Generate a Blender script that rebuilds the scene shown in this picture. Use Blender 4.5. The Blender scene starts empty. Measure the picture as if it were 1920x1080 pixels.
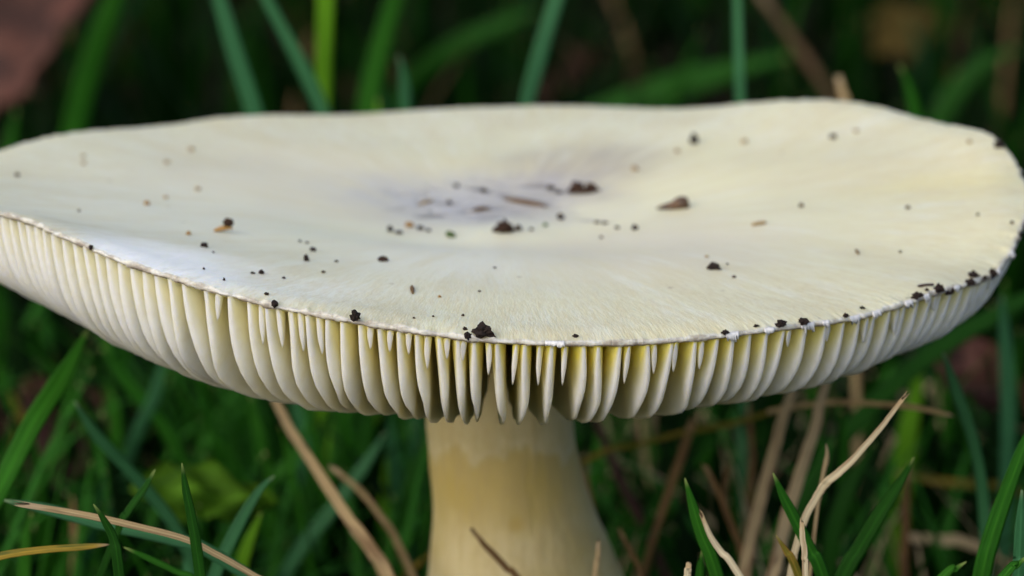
import bpy, bmesh, math, random
import numpy as np
from mathutils import Vector, noise as mnoise

random.seed(7)
rng = np.random.default_rng(11)
RAD = math.radians
SC = bpy.context.scene
COL = SC.collection

# ------------------------------------------------------------------ camera
H = 0.075            # height of the cap rim above the ground (m)
R = 0.0532           # cap radius (m)
D = 0.38             # camera to cap centre (m)
F = 6909.0           # focal length in photo pixels (photo is 1920 x 1080)
ELEV = RAD(12.4)
PITCH = ELEV + math.atan(153 / F)
CAM = np.array([30 / F * D, -D * math.cos(ELEV), H + D * math.sin(ELEV)])
FW = np.array([0, math.cos(PITCH), -math.sin(PITCH)])
UP = np.array([0, math.sin(PITCH), math.cos(PITCH)])
RT = np.array([1.0, 0, 0])
cam_data = bpy.data.cameras.new('camera')
cam_data.sensor_fit = 'HORIZONTAL'
cam_data.sensor_width = 23.6
cam_data.lens = 23.6 * F / 1920
cam_data.clip_start = 0.005
cam_data.clip_end = 500
cam_data.dof.use_dof = True
cam_data.dof.focus_distance = 0.328
cam_data.dof.aperture_fstop = cam_data.lens / 4.2      # about 4.2 mm wide pupil
cam = bpy.data.objects.new('camera', cam_data)
COL.objects.link(cam)
cam.location = CAM
cam.rotation_euler = (math.pi / 2 - PITCH, 0, 0)
SC.camera = cam

# ------------------------------------------------------------------ world and light: overcast, light from above and behind the camera
SUN_EL, SUN_AZ = RAD(31), RAD(226)      # azimuth clockwise from +Y: behind the camera, a little to its left
world = bpy.data.worlds.new('World')
SC.world = world
world.use_nodes = True
wn = world.node_tree
bg = wn.nodes['Background']
sky = wn.nodes.new('ShaderNodeTexSky')
sky.sky_type = 'NISHITA'
sky.sun_disc = False
sky.sun_elevation = SUN_EL
sky.sun_rotation = SUN_AZ
sky.dust_density = 3.0
sky.air_density = 1.0
sky.ozone_density = 1.0
wn.links.new(sky.outputs[0], bg.inputs[0])
bg.inputs[1].default_value = 0.08
sun_data = bpy.data.lights.new('sun', 'SUN')
sun_data.energy = 1.5
sun_data.angle = RAD(130)
sun_data.color = (1.0, 0.995, 0.93)
sun = bpy.data.objects.new('sun', sun_data)
COL.objects.link(sun)
sd = Vector((math.sin(SUN_AZ) * math.cos(SUN_EL), math.cos(SUN_AZ) * math.cos(SUN_EL), math.sin(SUN_EL)))
sun.rotation_euler = sd.to_track_quat('Z', 'Y').to_euler()
sun.location = sd * 2
SC.view_settings.view_transform = 'Standard'
SC.view_settings.look = 'None'
SC.view_settings.gamma = 1
SC.view_settings.use_curve_mapping = False
SC.view_settings.exposure = 0.90
SC.cycles.use_denoising = True
SC.cycles.max_bounces = 8
SC.cycles.diffuse_bounces = 5

# ------------------------------------------------------------------ pixel helpers
def ray(px, py):
    return FW + RT * (px - 960) / F + UP * (540 - py) / F

def at(px, py, Y):
    """photo pixel -> point on the upright plane y = Y"""
    d = ray(px, py)
    return CAM + d * ((Y - CAM[1]) / d[1])

def depth(p):
    return float((np.asarray(p) - CAM) @ FW)

# ------------------------------------------------------------------ object helpers
def obj(name, verts, faces, mat, parent=None, smooth=True, attrs=None):
    me = bpy.data.meshes.new(name)
    me.from_pydata([tuple(map(float, v)) for v in verts], [], faces)
    if smooth:
        me.polygons.foreach_set('use_smooth', [True] * len(me.polygons))
    for an, (kind, data) in (attrs or {}).items():
        a = me.attributes.new(an, kind, 'POINT')
        a.data.foreach_set('vector' if kind == 'FLOAT_VECTOR' else 'value', np.asarray(data, dtype=np.float32).ravel())
    me.materials.append(mat)
    me.update()
    o = bpy.data.objects.new(name, me)
    COL.objects.link(o)
    if parent is not None:
        o.parent = parent
    return o

def tag(o, label, cat, group=None, kind=None):
    o['label'] = label
    if cat:
        o['category'] = cat
    if group:
        o['group'] = group
    if kind:
        o['kind'] = kind
    return o

# ------------------------------------------------------------------ material helpers
class NT:
    def __init__(self, name):
        self.m = bpy.data.materials.new(name)
        self.m.use_nodes = True
        self.t = self.m.node_tree
        self.b = self.t.nodes['Principled BSDF']
        self.out = self.t.nodes['Material Output']
    def n(self, kind, **kw):
        nd = self.t.nodes.new(kind)
        for k, v in kw.items():
            if hasattr(nd, k):
                setattr(nd, k, v)
        return nd
    def l(self, a, b):
        self.t.links.new(a, b)
    def put(self, sock, v):
        if isinstance(v, bpy.types.NodeSocket):
            self.l(v, sock)
        elif isinstance(v, (tuple, list)):
            sock.default_value = tuple(v) + ((1,) if sock.type == 'RGBA' and len(v) == 3 else ())
        else:
            sock.default_value = v
    def attr(self, name, out='Vector'):
        a = self.n('ShaderNodeAttribute'); a.attribute_name = name
        return a.outputs[out]
    def math(self, op, a, b=0.0, c=None, clamp=False):
        nd = self.n('ShaderNodeMath'); nd.operation = op; nd.use_clamp = clamp
        self.put(nd.inputs[0], a); self.put(nd.inputs[1], b)
        if c is not None: self.put(nd.inputs[2], c)
        return nd.outputs[0]
    def vmath(self, op, a, b=None, out=0):
        nd = self.n('ShaderNodeVectorMath'); nd.operation = op
        self.put(nd.inputs[0], a)
        if b is not None: self.put(nd.inputs[1], b)
        return nd.outputs[out]
    def noise(self, vec, scale, detail=3.0, rough=0.5, dist=0.0, out=0):
        nd = self.n('ShaderNodeTexNoise')
        if vec is not None: self.put(nd.inputs['Vector'], vec)
        nd.inputs['Scale'].default_value = scale; nd.inputs['Detail'].default_value = detail
        nd.inputs['Roughness'].default_value = rough; nd.inputs['Distortion'].default_value = dist
        return nd.outputs[out]
    def ramp(self, f, a, b, lo=0.0, hi=1.0, smooth=True):
        nd = self.n('ShaderNodeMapRange')
        nd.interpolation_type = 'SMOOTHSTEP' if smooth else 'LINEAR'
        self.put(nd.inputs[0], f)
        for i, v in enumerate((a, b, lo, hi)):
            nd.inputs[1 + i].default_value = v
        return nd.outputs[0]
    def mix(self, fac, a, b, mode='MIX'):
        nd = self.n('ShaderNodeMix'); nd.data_type = 'RGBA'; nd.blend_type = mode; nd.clamp_factor = True
        self.put(nd.inputs['Factor'], fac); self.put(nd.inputs[6], a); self.put(nd.inputs[7], b)
        return nd.outputs[2]
    def sep(self, v):
        nd = self.n('ShaderNodeSeparateXYZ'); self.put(nd.inputs[0], v); return nd.outputs
    def comb(self, x, y, z):
        nd = self.n('ShaderNodeCombineXYZ')
        for i, v in enumerate((x, y, z)): self.put(nd.inputs[i], v)
        return nd.outputs[0]
    def bump(self, h, strength, dist):
        nd = self.n('ShaderNodeBump'); nd.inputs['Strength'].default_value = strength
        nd.inputs['Distance'].default_value = dist
        self.l(h, nd.inputs['Height']); self.l(nd.outputs[0], self.b.inputs['Normal'])
    def translucent(self, f, color):
        tr = self.n('ShaderNodeBsdfTranslucent'); tr.inputs['Color'].default_value = tuple(color) + (1,)
        mx = self.n('ShaderNodeMixShader'); mx.inputs[0].default_value = f
        self.l(self.b.outputs[0], mx.inputs[1]); self.l(tr.outputs[0], mx.inputs[2])
        self.l(mx.outputs[0], self.out.inputs['Surface'])
    def sss(self, w, radius, scale):
        self.b.inputs['Subsurface Weight'].default_value = w
        self.b.inputs['Subsurface Radius'].default_value = radius
        self.b.inputs['Subsurface Scale'].default_value = scale

# ------------------------------------------------------------------ the shape of the cap
ZC = [1772, -717, 127, 1492, 2218, 495, 187, -440, 455, 280, 223, -55, -81, 145, 20, 139, -60, -24, 43, -24, 100,
      -150, -148, -79, 14, -119, -86, -115, -2, -35, 6, -101, 25]
ZC = np.array(ZC) * 1e-6
SCF = (-0.128, 0.096, -1.32, 0.296, 0.116)

def wrap(a):
    return (a + np.pi) % (2 * np.pi) - np.pi

def rho(t):
    return R + 0.0012 * np.exp(-(wrap(t) / RAD(30)) ** 2) + 0.0042 * np.exp(-(wrap(t - np.pi) / RAD(48)) ** 2)

def zwave(t, s):
    """rim waves, the fine ones dying out quickly towards the centre"""
    z = ZC[0] * s ** 2.0
    for k in range(1, 17):
        z = z + (ZC[2 * k - 1] * np.cos(k * t) + ZC[2 * k] * np.sin(k * t)) * s ** (1.8 + 0.45 * k)
    return z

def ztop(t, s):
    dip = -0.0032 * np.exp(-(s / 0.34) ** 2) + 0.0006 * np.exp(-(s / 0.10) ** 2)
    x, y = 53.0 * s * np.cos(t), 53.0 * s * np.sin(t)          # gentle unevenness, in mm
    und = np.sin(0.17 * x + 0.11 * y + 0.6) * np.sin(0.19 * y - 0.08 * x + 1.9) * 1.6 + 0.35 * np.sin(0.29 * x - 0.16 * y + 2.2) * np.sin(0.25 * y + 0.21 * x)
    und = und + 1.3 * np.sin(9 * t + 2.5 * s + 0.4) * s ** 3 * np.sin(3 * t + 0.9)
    dip = dip + 0.00011 * und * (1 - s ** 5)
    roll = -0.00055 * np.clip((s - 0.93) / 0.07, 0, 1) ** 2
    return H + zwave(t, s) + dip + roll + 0.00055 * s ** 8

def sdepth(t):
    t = -np.abs(wrap(t))
    v = SCF[0] + SCF[1] * np.cos(t) + SCF[2] * np.sin(t) + SCF[3] * np.cos(2 * t) + SCF[4] * np.sin(2 * t)
    return np.maximum(v, 0.48)

PR = np.array([1, .993, .985, .97, .95, .92, .88, .82, .75, .6, .5, .35, .26, .2, .17])
PZ = -np.array([0, .045, .075, .113, .143, .168, .187, .206, .218, .24, .25, .258, .26, .245, .2])

def zedge(t, s):
    """lower edge of the gills"""
    m = 1 + 0.9 * np.exp(-(wrap(t + RAD(152)) / RAD(38)) ** 2)      # steeper under the raised white side
    s_ = np.maximum(1 - (1 - s) * m, 0.26)
    s_ = np.where(s < 0.26, s, s_)
    return H - 0.0008 + zwave(t, np.ones_like(s)) * s ** 3 + np.interp(s_, PR[::-1], PZ[::-1]) * R * sdepth(t)

def thick(s):
    return 0.00065 + 0.0016 * np.clip((1 - s) / 0.15, 0, 1) + 0.0026 * np.clip((0.85 - s) / 0.6, 0, 1)

def cap_hit(px, py):
    """photo pixel -> point on the cap's upper surface"""
    d = ray(px, py)
    t = (H - CAM[2]) / d[2]
    for _ in range(60):
        p = CAM + d * t
        th = math.atan2(p[1], p[0])
        s = min(math.hypot(p[0], p[1]) / float(rho(th)), 1.0)
        zt = float(ztop(np.float64(th), np.float64(s)))
        t += 0.6 * (zt - p[2]) / d[2]
    p = CAM + d * t
    return p, th, s

# ------------------------------------------------------------------ materials
def cap_material():
    k = NT('cap_skin')
    P = k.attr('polar')                      # (cos a, sin a, s)
    c, s_, s = k.sep(P)
    geo = k.n('ShaderNodeTexCoord').outputs['Object']
    gx, gy, gz = k.sep(geo)
    fib = k.noise(k.comb(k.math('MULTIPLY', c, 95), k.math('MULTIPLY', s_, 95), k.math('MULTIPLY', s, 20)), 1.0, 4.0, 0.65)
    fib2 = k.noise(k.comb(k.math('MULTIPLY', c, 260), k.math('MULTIPLY', s_, 260), k.math('MULTIPLY', s, 55)), 1.0, 3.0, 0.6)
    broad = k.noise(k.comb(k.math('MULTIPLY', c, 4.5), k.math('MULTIPLY', s_, 4.5), k.math('MULTIPLY', s, 2.2)), 1.0, 3.0, 0.5)
    patch = k.noise(geo, 70.0, 4.0, 0.55)
    flat = k.comb(gx, gy, 0.0)
    def blob(px, py, rx, ry, rot=0.0, soft=1.0, wob=0.35):
        p, _, _ = cap_hit(px, py)
        a, _, _ = cap_hit(px + rx, py)
        b, _, _ = cap_hit(px, py - ry)
        wx, wy = abs(a[0] - p[0]), abs(b[1] - p[1])
        v = k.vmath('SUBTRACT', flat, (p[0], p[1], 0))
        if rot:
            r_ = k.n('ShaderNodeVectorRotate'); r_.rotation_type = 'Z_AXIS'
            k.l(v, r_.inputs['Vector']); r_.inputs['Angle'].default_value = rot; v = r_.outputs[0]
        v = k.vmath('MULTIPLY', v, (1 / wx, 1 / wy, 0))
        ln = k.vmath('LENGTH', v, out=1)
        ln = k.math('ADD', ln, k.math('MULTIPLY', k.math('SUBTRACT', k.noise(geo, 190.0, 3.0), 0.5), wob * 2))
        return k.ramp(ln, 1.0 + 0.5 * soft, 1.0 - 0.75 * soft, 0, 1)
    col = k.mix(k.ramp(broad, 0.3, 0.7), (0.80, 0.785, 0.64), (0.80, 0.765, 0.57))
    col = k.mix(k.math('MULTIPLY', k.ramp(patch, 0.44, 0.66), 0.8), col, (0.71, 0.66, 0.49))
    mott = k.noise(geo, 260.0, 4.0, 0.6)
    col = k.mix(k.math('MULTIPLY', k.ramp(mott, 0.45, 0.7), 0.25), col, (0.73, 0.67, 0.53))
    # yellow-green flush on the right, whiter on the left
    col = k.mix(k.math('MULTIPLY', blob(1540, 420, 520, 230), 0.65), col, (0.81, 0.76, 0.545))
    col = k.mix(k.math('MULTIPLY', blob(1770, 350, 190, 30, 0.25), 0.7), col, (0.78, 0.70, 0.40))
    col = k.mix(k.math('MULTIPLY', blob(1640, 300, 190, 16, 0.55), 0.5), col, (0.72, 0.66, 0.47))
    col = k.mix(k.math('MULTIPLY', blob(1180, 560, 330, 60), 0.55), col, (0.79, 0.74, 0.55))
    col = k.mix(k.math('MULTIPLY', blob(1350, 300, 170, 45), 0.45), col, (0.77, 0.71, 0.48))
    col = k.mix(k.math('MULTIPLY', blob(230, 420, 420, 120), 0.7), col, (0.80, 0.80, 0.735))
    col = k.mix(k.math('MULTIPLY', blob(560, 330, 280, 75), 0.75), col, (0.71, 0.655, 0.55))
    col = k.mix(k.math('MULTIPLY', blob(850, 285, 260, 35), 0.55), col, (0.76, 0.72, 0.53))
    # brownish and lilac-grey bruise round the middle
    col = k.mix(k.math('MULTIPLY', blob(1085, 308, 160, 46, 0.3), 0.85), col, (0.46, 0.40, 0.345))
    col = k.mix(k.math('MULTIPLY', blob(1010, 343, 120, 18), 0.6), col, (0.36, 0.32, 0.33))
    col = k.mix(k.math('MULTIPLY', blob(890, 386, 250, 60), 0.95), col, (0.53, 0.515, 0.565))
    col = k.mix(k.math('MULTIPLY', blob(1200, 470, 300, 60), 0.75), col, (0.70, 0.635, 0.55))
    col = k.mix(k.math('MULTIPLY', blob(830, 480, 190, 35), 0.55), col, (0.80, 0.79, 0.79))
    col = k.mix(k.math('MULTIPLY', blob(290, 480, 170, 30, -0.35), 1.0), col, (0.98, 0.98, 0.99))  # sky sheen on the front-left margin, painted as white skin colour
    col = k.mix(k.math('MULTIPLY', blob(540, 540, 190, 24, -0.25), 0.85), col, (0.95, 0.95, 0.93))  # the same painted sheen carried on along the front margin
    # crack-like wrinkles of the bruise
    def stroke(ax, ay, bx, by, wpx, strength, color=(0.15, 0.125, 0.13)):
        a, b = cap_hit(ax, ay)[0], cap_hit(bx, by)[0]
        mid_, ang = (a + b) / 2, math.atan2(b[1] - a[1], b[0] - a[0])
        L = math.hypot(b[0] - a[0], b[1] - a[1])
        wy = abs(cap_hit((ax + bx) / 2, (ay + by) / 2 - wpx)[0][1] - cap_hit((ax + bx) / 2, (ay + by) / 2)[0][1])
        wy = min(2.3 * wy, 0.0016)
        v = k.vmath('SUBTRACT', flat, (mid_[0], mid_[1], 0))
        v = k.vmath('ADD', v, k.vmath('MULTIPLY', k.vmath('SUBTRACT', k.noise(geo, 260.0, 3.0, out=1), (0.5, 0.5, 0.5)), (0.0012, 0.0022, 0)))
        r_ = k.n('ShaderNodeVectorRotate'); r_.rotation_type = 'Z_AXIS'
        k.l(v, r_.inputs['Vector']); r_.inputs['Angle'].default_value = -ang
        ln = k.vmath('LENGTH', k.vmath('MULTIPLY', r_.outputs[0], (2 / L, 1 / wy, 0)), out=1)
        return k.mix(k.ramp(ln, 1.0, 0.3, 0, strength), col, color)
    for q in [(860, 350, 935, 366, 2.5, 0.75), (930, 362, 1000, 382, 2.5, 0.85), (985, 372, 1040, 392, 2, 0.6), (760, 410, 850, 399, 2, 0.6), (850, 398, 965, 388, 2, 0.75),
              (790, 378, 880, 384, 2, 0.5), (960, 346, 1060, 352, 2.5, 0.7), (1010, 352, 1085, 364, 2, 0.6), (880, 412, 960, 404, 2, 0.45), (1060, 410, 1165, 420, 1.6, 0.4), (700, 395, 790, 388, 2, 0.3)]:
        col = stroke(*q)
    # fine wrinkling
    wr = k.noise(k.comb(k.math('MULTIPLY', gx, 75), k.math('MULTIPLY', gy, 190), 0.0), 1.0, 4.0, 0.6, 0.9)
    wr = k.ramp(k.math('ABSOLUTE', k.math('SUBTRACT', wr, 0.5)), 0.05, 0.0)
    mid = blob(930, 385, 190, 42)
    col = k.mix(k.math('MULTIPLY', k.math('MULTIPLY', wr, mid), 0.35), col, (0.30, 0.26, 0.26))
    # broad radial streaks
    st1 = k.noise(k.comb(k.math('MULTIPLY', c, 11), k.math('MULTIPLY', s_, 11), k.math('MULTIPLY', s, 3.5)), 1.0, 5.0, 0.6)
    col = k.mix(k.math('MULTIPLY', k.math('MULTIPLY', k.ramp(st1, 0.45, 0.68), k.ramp(s, 0.12, 0.5)), 0.55), col, (0.70, 0.63, 0.45))
    st2 = k.noise(k.comb(k.math('MULTIPLY', c, 21), k.math('MULTIPLY', s_, 21), k.math('ADD', k.math('MULTIPLY', s, 5), 7.0)), 1.0, 5.0, 0.6)
    col = k.mix(k.math('MULTIPLY', k.math('MULTIPLY', k.ramp(st2, 0.5, 0.7), k.ramp(s, 0.2, 0.6)), 0.5), col, (0.85, 0.85, 0.80))
    # radial fibrils
    f = k.ramp(fib, 0.36, 0.68)
    edge = k.ramp(s, 0.35, 0.95)
    col = k.mix(k.math('MULTIPLY', k.math('MULTIPLY', f, edge), 0.5), col, (0.62, 0.53, 0.34))
    f2 = k.ramp(fib2, 0.5, 0.75)
    col = k.mix(k.math('MULTIPLY', k.math('MULTIPLY', f2, edge), 0.55), col, (0.87, 0.86, 0.80))
    # pale, slightly lilac lip
    lip = k.attr('lip', 'Fac')
    lipn = k.noise(k.comb(k.math('MULTIPLY', c, 30), k.math('MULTIPLY', s_, 30), k.math('MULTIPLY', gz, 1500)), 1.0, 5.0, 0.65)
    liploc = k.math('MULTIPLY', k.ramp(lip, 0.25, 0.8), 1.0)
    lipc = k.mix(k.ramp(lipn, 0.4, 0.66), (0.70, 0.68, 0.68), (0.33, 0.285, 0.27))
    under = k.math('MULTIPLY', k.ramp(lip, 0.80, 1.0), k.ramp(k.noise(k.comb(k.math('MULTIPLY', c, 55), k.math('MULTIPLY', s_, 55), 0.0), 1.0, 4.0, 0.7), 0.36, 0.52))
    lipc = k.mix(under, lipc, (0.22, 0.17, 0.13))
    col = k.mix(liploc, col, lipc)
    # grime caught on the right hand edge
    gr = k.math('MULTIPLY', k.ramp(k.noise(geo, 1500.0, 3.0, 0.6), 0.60, 0.72), k.ramp(s, 0.975, 0.995))
    gr = k.math('MULTIPLY', gr, k.ramp(gx, 0.012, 0.045, 0.06, 0.8))
    col = k.mix(gr, col, (0.10, 0.08, 0.08))
    # pinprick stains
    vor = k.n('ShaderNodeTexVoronoi'); vor.inputs['Scale'].default_value = 420.0; k.l(geo, vor.inputs['Vector'])
    pin = k.math('MULTIPLY', k.ramp(vor.outputs['Distance'], 0.16, 0.06), k.math('GREATER_THAN', k.sep(vor.outputs['Color'])[0], 0.93))
    col = k.mix(k.math('MULTIPLY', pin, 0.6), col, (0.25, 0.17, 0.11))
    col = k.mix(1.0, col, (0.895, 0.905, 0.85), 'MULTIPLY')
    painted_sheen = k.math('MULTIPLY', blob(300, 488, 190, 30, -0.35, 1.0, 0.5), k.ramp(fib, 0.3, 0.55, 0.55, 1.0))
    col = k.mix(k.math('MULTIPLY', painted_sheen, k.ramp(lip, 0.3, 0.6, 1.0, 0.0)), col, (0.94, 0.95, 0.945))  # white highlight of the margin put into the base colour
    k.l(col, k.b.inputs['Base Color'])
    k.put(k.b.inputs['Roughness'], k.math('SUBTRACT', k.ramp(fib, 0.3, 0.7, 0.34, 0.55), k.math('MULTIPLY', blob(330, 490, 260, 40, -0.35), 0.0)))
    k.b.inputs['Specular IOR Level'].default_value = 0.6
    k.sss(0.4, (1.0, 0.8, 0.4), 0.0020)
    h = k.math('ADD', k.math('MULTIPLY', fib, 0.6), k.math('MULTIPLY', fib2, 0.5))
    h = k.math('ADD', k.math('MULTIPLY', h, edge), k.math('MULTIPLY', k.math('MULTIPLY', wr, mid), -2.5))
    h = k.math('ADD', h, k.math('MULTIPLY', lipn, k.math('MULTIPLY', lip, 0.8)))
    k.bump(h, 0.7, 0.00025)
    k.translucent(0.05, (0.95, 0.88, 0.5))
    return k.m

def gill_material():
    k = NT('gill_flesh')
    g = k.attr('gv')                       # x: 0 at the cap flesh, 1 at the free edge ; y: s ; z: amount of painted yellow glow
    a, b, c = k.sep(g)
    geo = k.n('ShaderNodeTexCoord').outputs['Object']
    n = k.noise(geo, 800.0, 3.0, 0.6)
    col = k.mix(k.ramp(a, 0.22, 1.0), (0.86, 0.71, 0.08), (0.89, 0.895, 0.84))  # glow of light scattered between gills painted as yellow base; free edge white
    col = k.mix(c, k.mix(k.ramp(a, 0.0, 0.5), (0.80, 0.82, 0.80), (0.81, 0.84, 0.855)), col)
    col = k.mix(k.math('MULTIPLY', k.ramp(b, 0.955, 0.87, 0, 0.8), k.ramp(c, 0.2, 0.8, 0.35, 1.0)), col, (0.85, 0.755, 0.38))
    col = k.mix(k.math('MULTIPLY', k.ramp(n, 0.4, 0.7), 0.25), col, (0.72, 0.65, 0.46))
    k.l(col, k.b.inputs['Base Color'])
    k.b.inputs['Roughness'].default_value = 0.55
    k.b.inputs['Specular IOR Level'].default_value = 0.35
    k.sss(0.8, (1.0, 0.92, 0.6), 0.0024)
    k.bump(n, 0.25, 0.0001)
    k.translucent(0.16, (0.97, 0.90, 0.50))
    return k.m

def stem_material():
    k = NT('stem_flesh')
    geo = k.n('ShaderNodeTexCoord').outputs['Object']
    gx, gy, gz = k.sep(geo)
    low = k.noise(geo, 75.0, 4.0, 0.55)
    # zigzag lower margin of the faint collar
    zz = k.noise(k.comb(k.math('MULTIPLY', gx, 170.0), k.math('MULTIPLY', gy, 170.0), k.math('MULTIPLY', gz, 120.0)), 1.0, 5.0, 0.6)
    z2 = k.math('ADD', gz, k.math('MULTIPLY', k.math('SUBTRACT', zz, 0.5), 0.012))
    collar = k.ramp(z2, 0.0492, 0.0516)
    line = k.math('MULTIPLY', k.ramp(k.math('ABSOLUTE', k.math('SUBTRACT', z2, 0.0508)), 0.0013, 0.0), 0.55)
    col = k.mix(k.ramp(low, 0.38, 0.62), (0.68, 0.60, 0.40), (0.54, 0.45, 0.20))
    yel = k.math('MULTIPLY', k.ramp(gz, 0.0400, 0.0475), k.math('SUBTRACT', 1.0, collar))
    col = k.mix(k.math('MULTIPLY', yel, 0.65), col, (0.58, 0.45, 0.15))
    col = k.mix(k.math('MULTIPLY', collar, 0.6), col, (0.62, 0.55, 0.37))
    col = k.mix(line, col, (0.74, 0.68, 0.50))
    col = k.mix(k.math('MULTIPLY', k.ramp(gz, 0.040, 0.031), 0.7), col, (0.72, 0.66, 0.50))
    fine = k.noise(k.comb(k.math('MULTIPLY', gx, 900.0), k.math('MULTIPLY', gy, 900.0), k.math('MULTIPLY', gz, 140.0)), 1.0, 4.0, 0.65)
    col = k.mix(k.math('MULTIPLY', k.ramp(fine, 0.42, 0.65), 0.5), col, (0.52, 0.42, 0.22))
    sp = at(968, 985, -0.0085)
    ln = k.vmath('LENGTH', k.vmath('SUBTRACT', geo, tuple(sp)), out=1)
    col = k.mix(k.ramp(ln, 0.0013, 0.0003, 0, 0.55), col, (0.50, 0.36, 0.08))
    col = k.mix(1.0, col, (0.76, 0.735, 0.61), 'MULTIPLY')
    k.l(col, k.b.inputs['Base Color'])
    k.b.inputs['Roughness'].default_value = 0.6
    k.b.inputs['Specular IOR Level'].default_value = 0.3
    k.sss(0.3, (1.0, 0.75, 0.35), 0.0015)
    h = k.math('ADD', fine, k.math('MULTIPLY', collar, 0.6))
    k.bump(h, 0.6, 0.0003)
    return k.m

def leafy(name, c1, c2, tip=(0.45, 0.45, 0.2), rough=0.5, trans=0.25, spec=0.10, vein=0.35, blotch=None):
    """grass or straw: attribute bl = (across -1..1, along 0 tip .. 1 base, random)"""
    k = NT(name)
    u, v, r = k.sep(k.attr('bl'))
    geo = k.n('ShaderNodeTexCoord').outputs['Object']
    st = k.noise(k.comb(k.math('MULTIPLY', u, 5.0), k.math('MULTIPLY', v, 3.0), k.math('MULTIPLY', r, 37.0)), 1.0, 4.0, 0.6)
    bl = k.noise(k.comb(k.math('MULTIPLY', u, 0.6), k.math('MULTIPLY', v, 9.0), k.math('MULTIPLY', r, 91.0)), 1.0, 3.0, 0.55)
    col = k.mix(k.ramp(k.math('ADD', k.math('MULTIPLY', bl, 0.6), k.math('MULTIPLY', r, 0.4)), 0.25, 0.75), c1, c2)
    col = k.mix(k.math('MULTIPLY', k.ramp(st, 0.45, 0.6), vein), col, tuple(min(1, x * 1.9) for x in c1))
    col = k.mix(k.math('MULTIPLY', k.ramp(k.math('ABSOLUTE', u), 0.22, 0.05), 0.35), col, tuple(min(1, x * 2.2) for x in c2))
    fn = k.noise(k.comb(k.math('MULTIPLY', u, 9.0), k.math('MULTIPLY', v, 14.0), k.math('MULTIPLY', r, 53.0)), 1.0, 4.0, 0.7)
    col = k.mix(k.math('MULTIPLY', k.ramp(fn, 0.5, 0.68), 0.55), col, tuple(x * 0.35 for x in c1))
    if blotch:
        col = k.mix(k.math('MULTIPLY', k.ramp(bl, 0.52, 0.64), 0.85), col, blotch)
    col = k.mix(k.ramp(v, 0.018, 0.0, 0, 0.85), col, tip)
    k.l(col, k.b.inputs['Base Color'])
    k.b.inputs['Roughness'].default_value = rough
    k.b.inputs['Specular IOR Level'].default_value = spec
    k.bump(k.math('ADD', st, fn), 0.6, 0.0002)
    if trans:
        tr = k.n('ShaderNodeBsdfTranslucent')
        k.l(k.mix(0.5, col, tuple(min(1, x * 1.5) for x in c2)), tr.inputs['Color'])
        mx = k.n('ShaderNodeMixShader'); mx.inputs[0].default_value = trans
        k.l(k.b.outputs[0], mx.inputs[1]); k.l(tr.outputs[0], mx.inputs[2])
        k.l(mx.outputs[0], k.out.inputs['Surface'])
    return k.m

def earthy(name, c1, c2, scale=900.0, rough=0.85, spec=0.25, bump=0.0003):
    k = NT(name)
    geo = k.n('ShaderNodeTexCoord').outputs['Object']
    n = k.noise(geo, scale, 5.0, 0.65)
    k.l(k.mix(k.ramp(n, 0.35, 0.65), c1, c2), k.b.inputs['Base Color'])
    k.b.inputs['Roughness'].default_value = rough
    k.b.inputs['Specular IOR Level'].default_value = spec
    k.bump(n, 0.6, bump)
    return k.m

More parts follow.
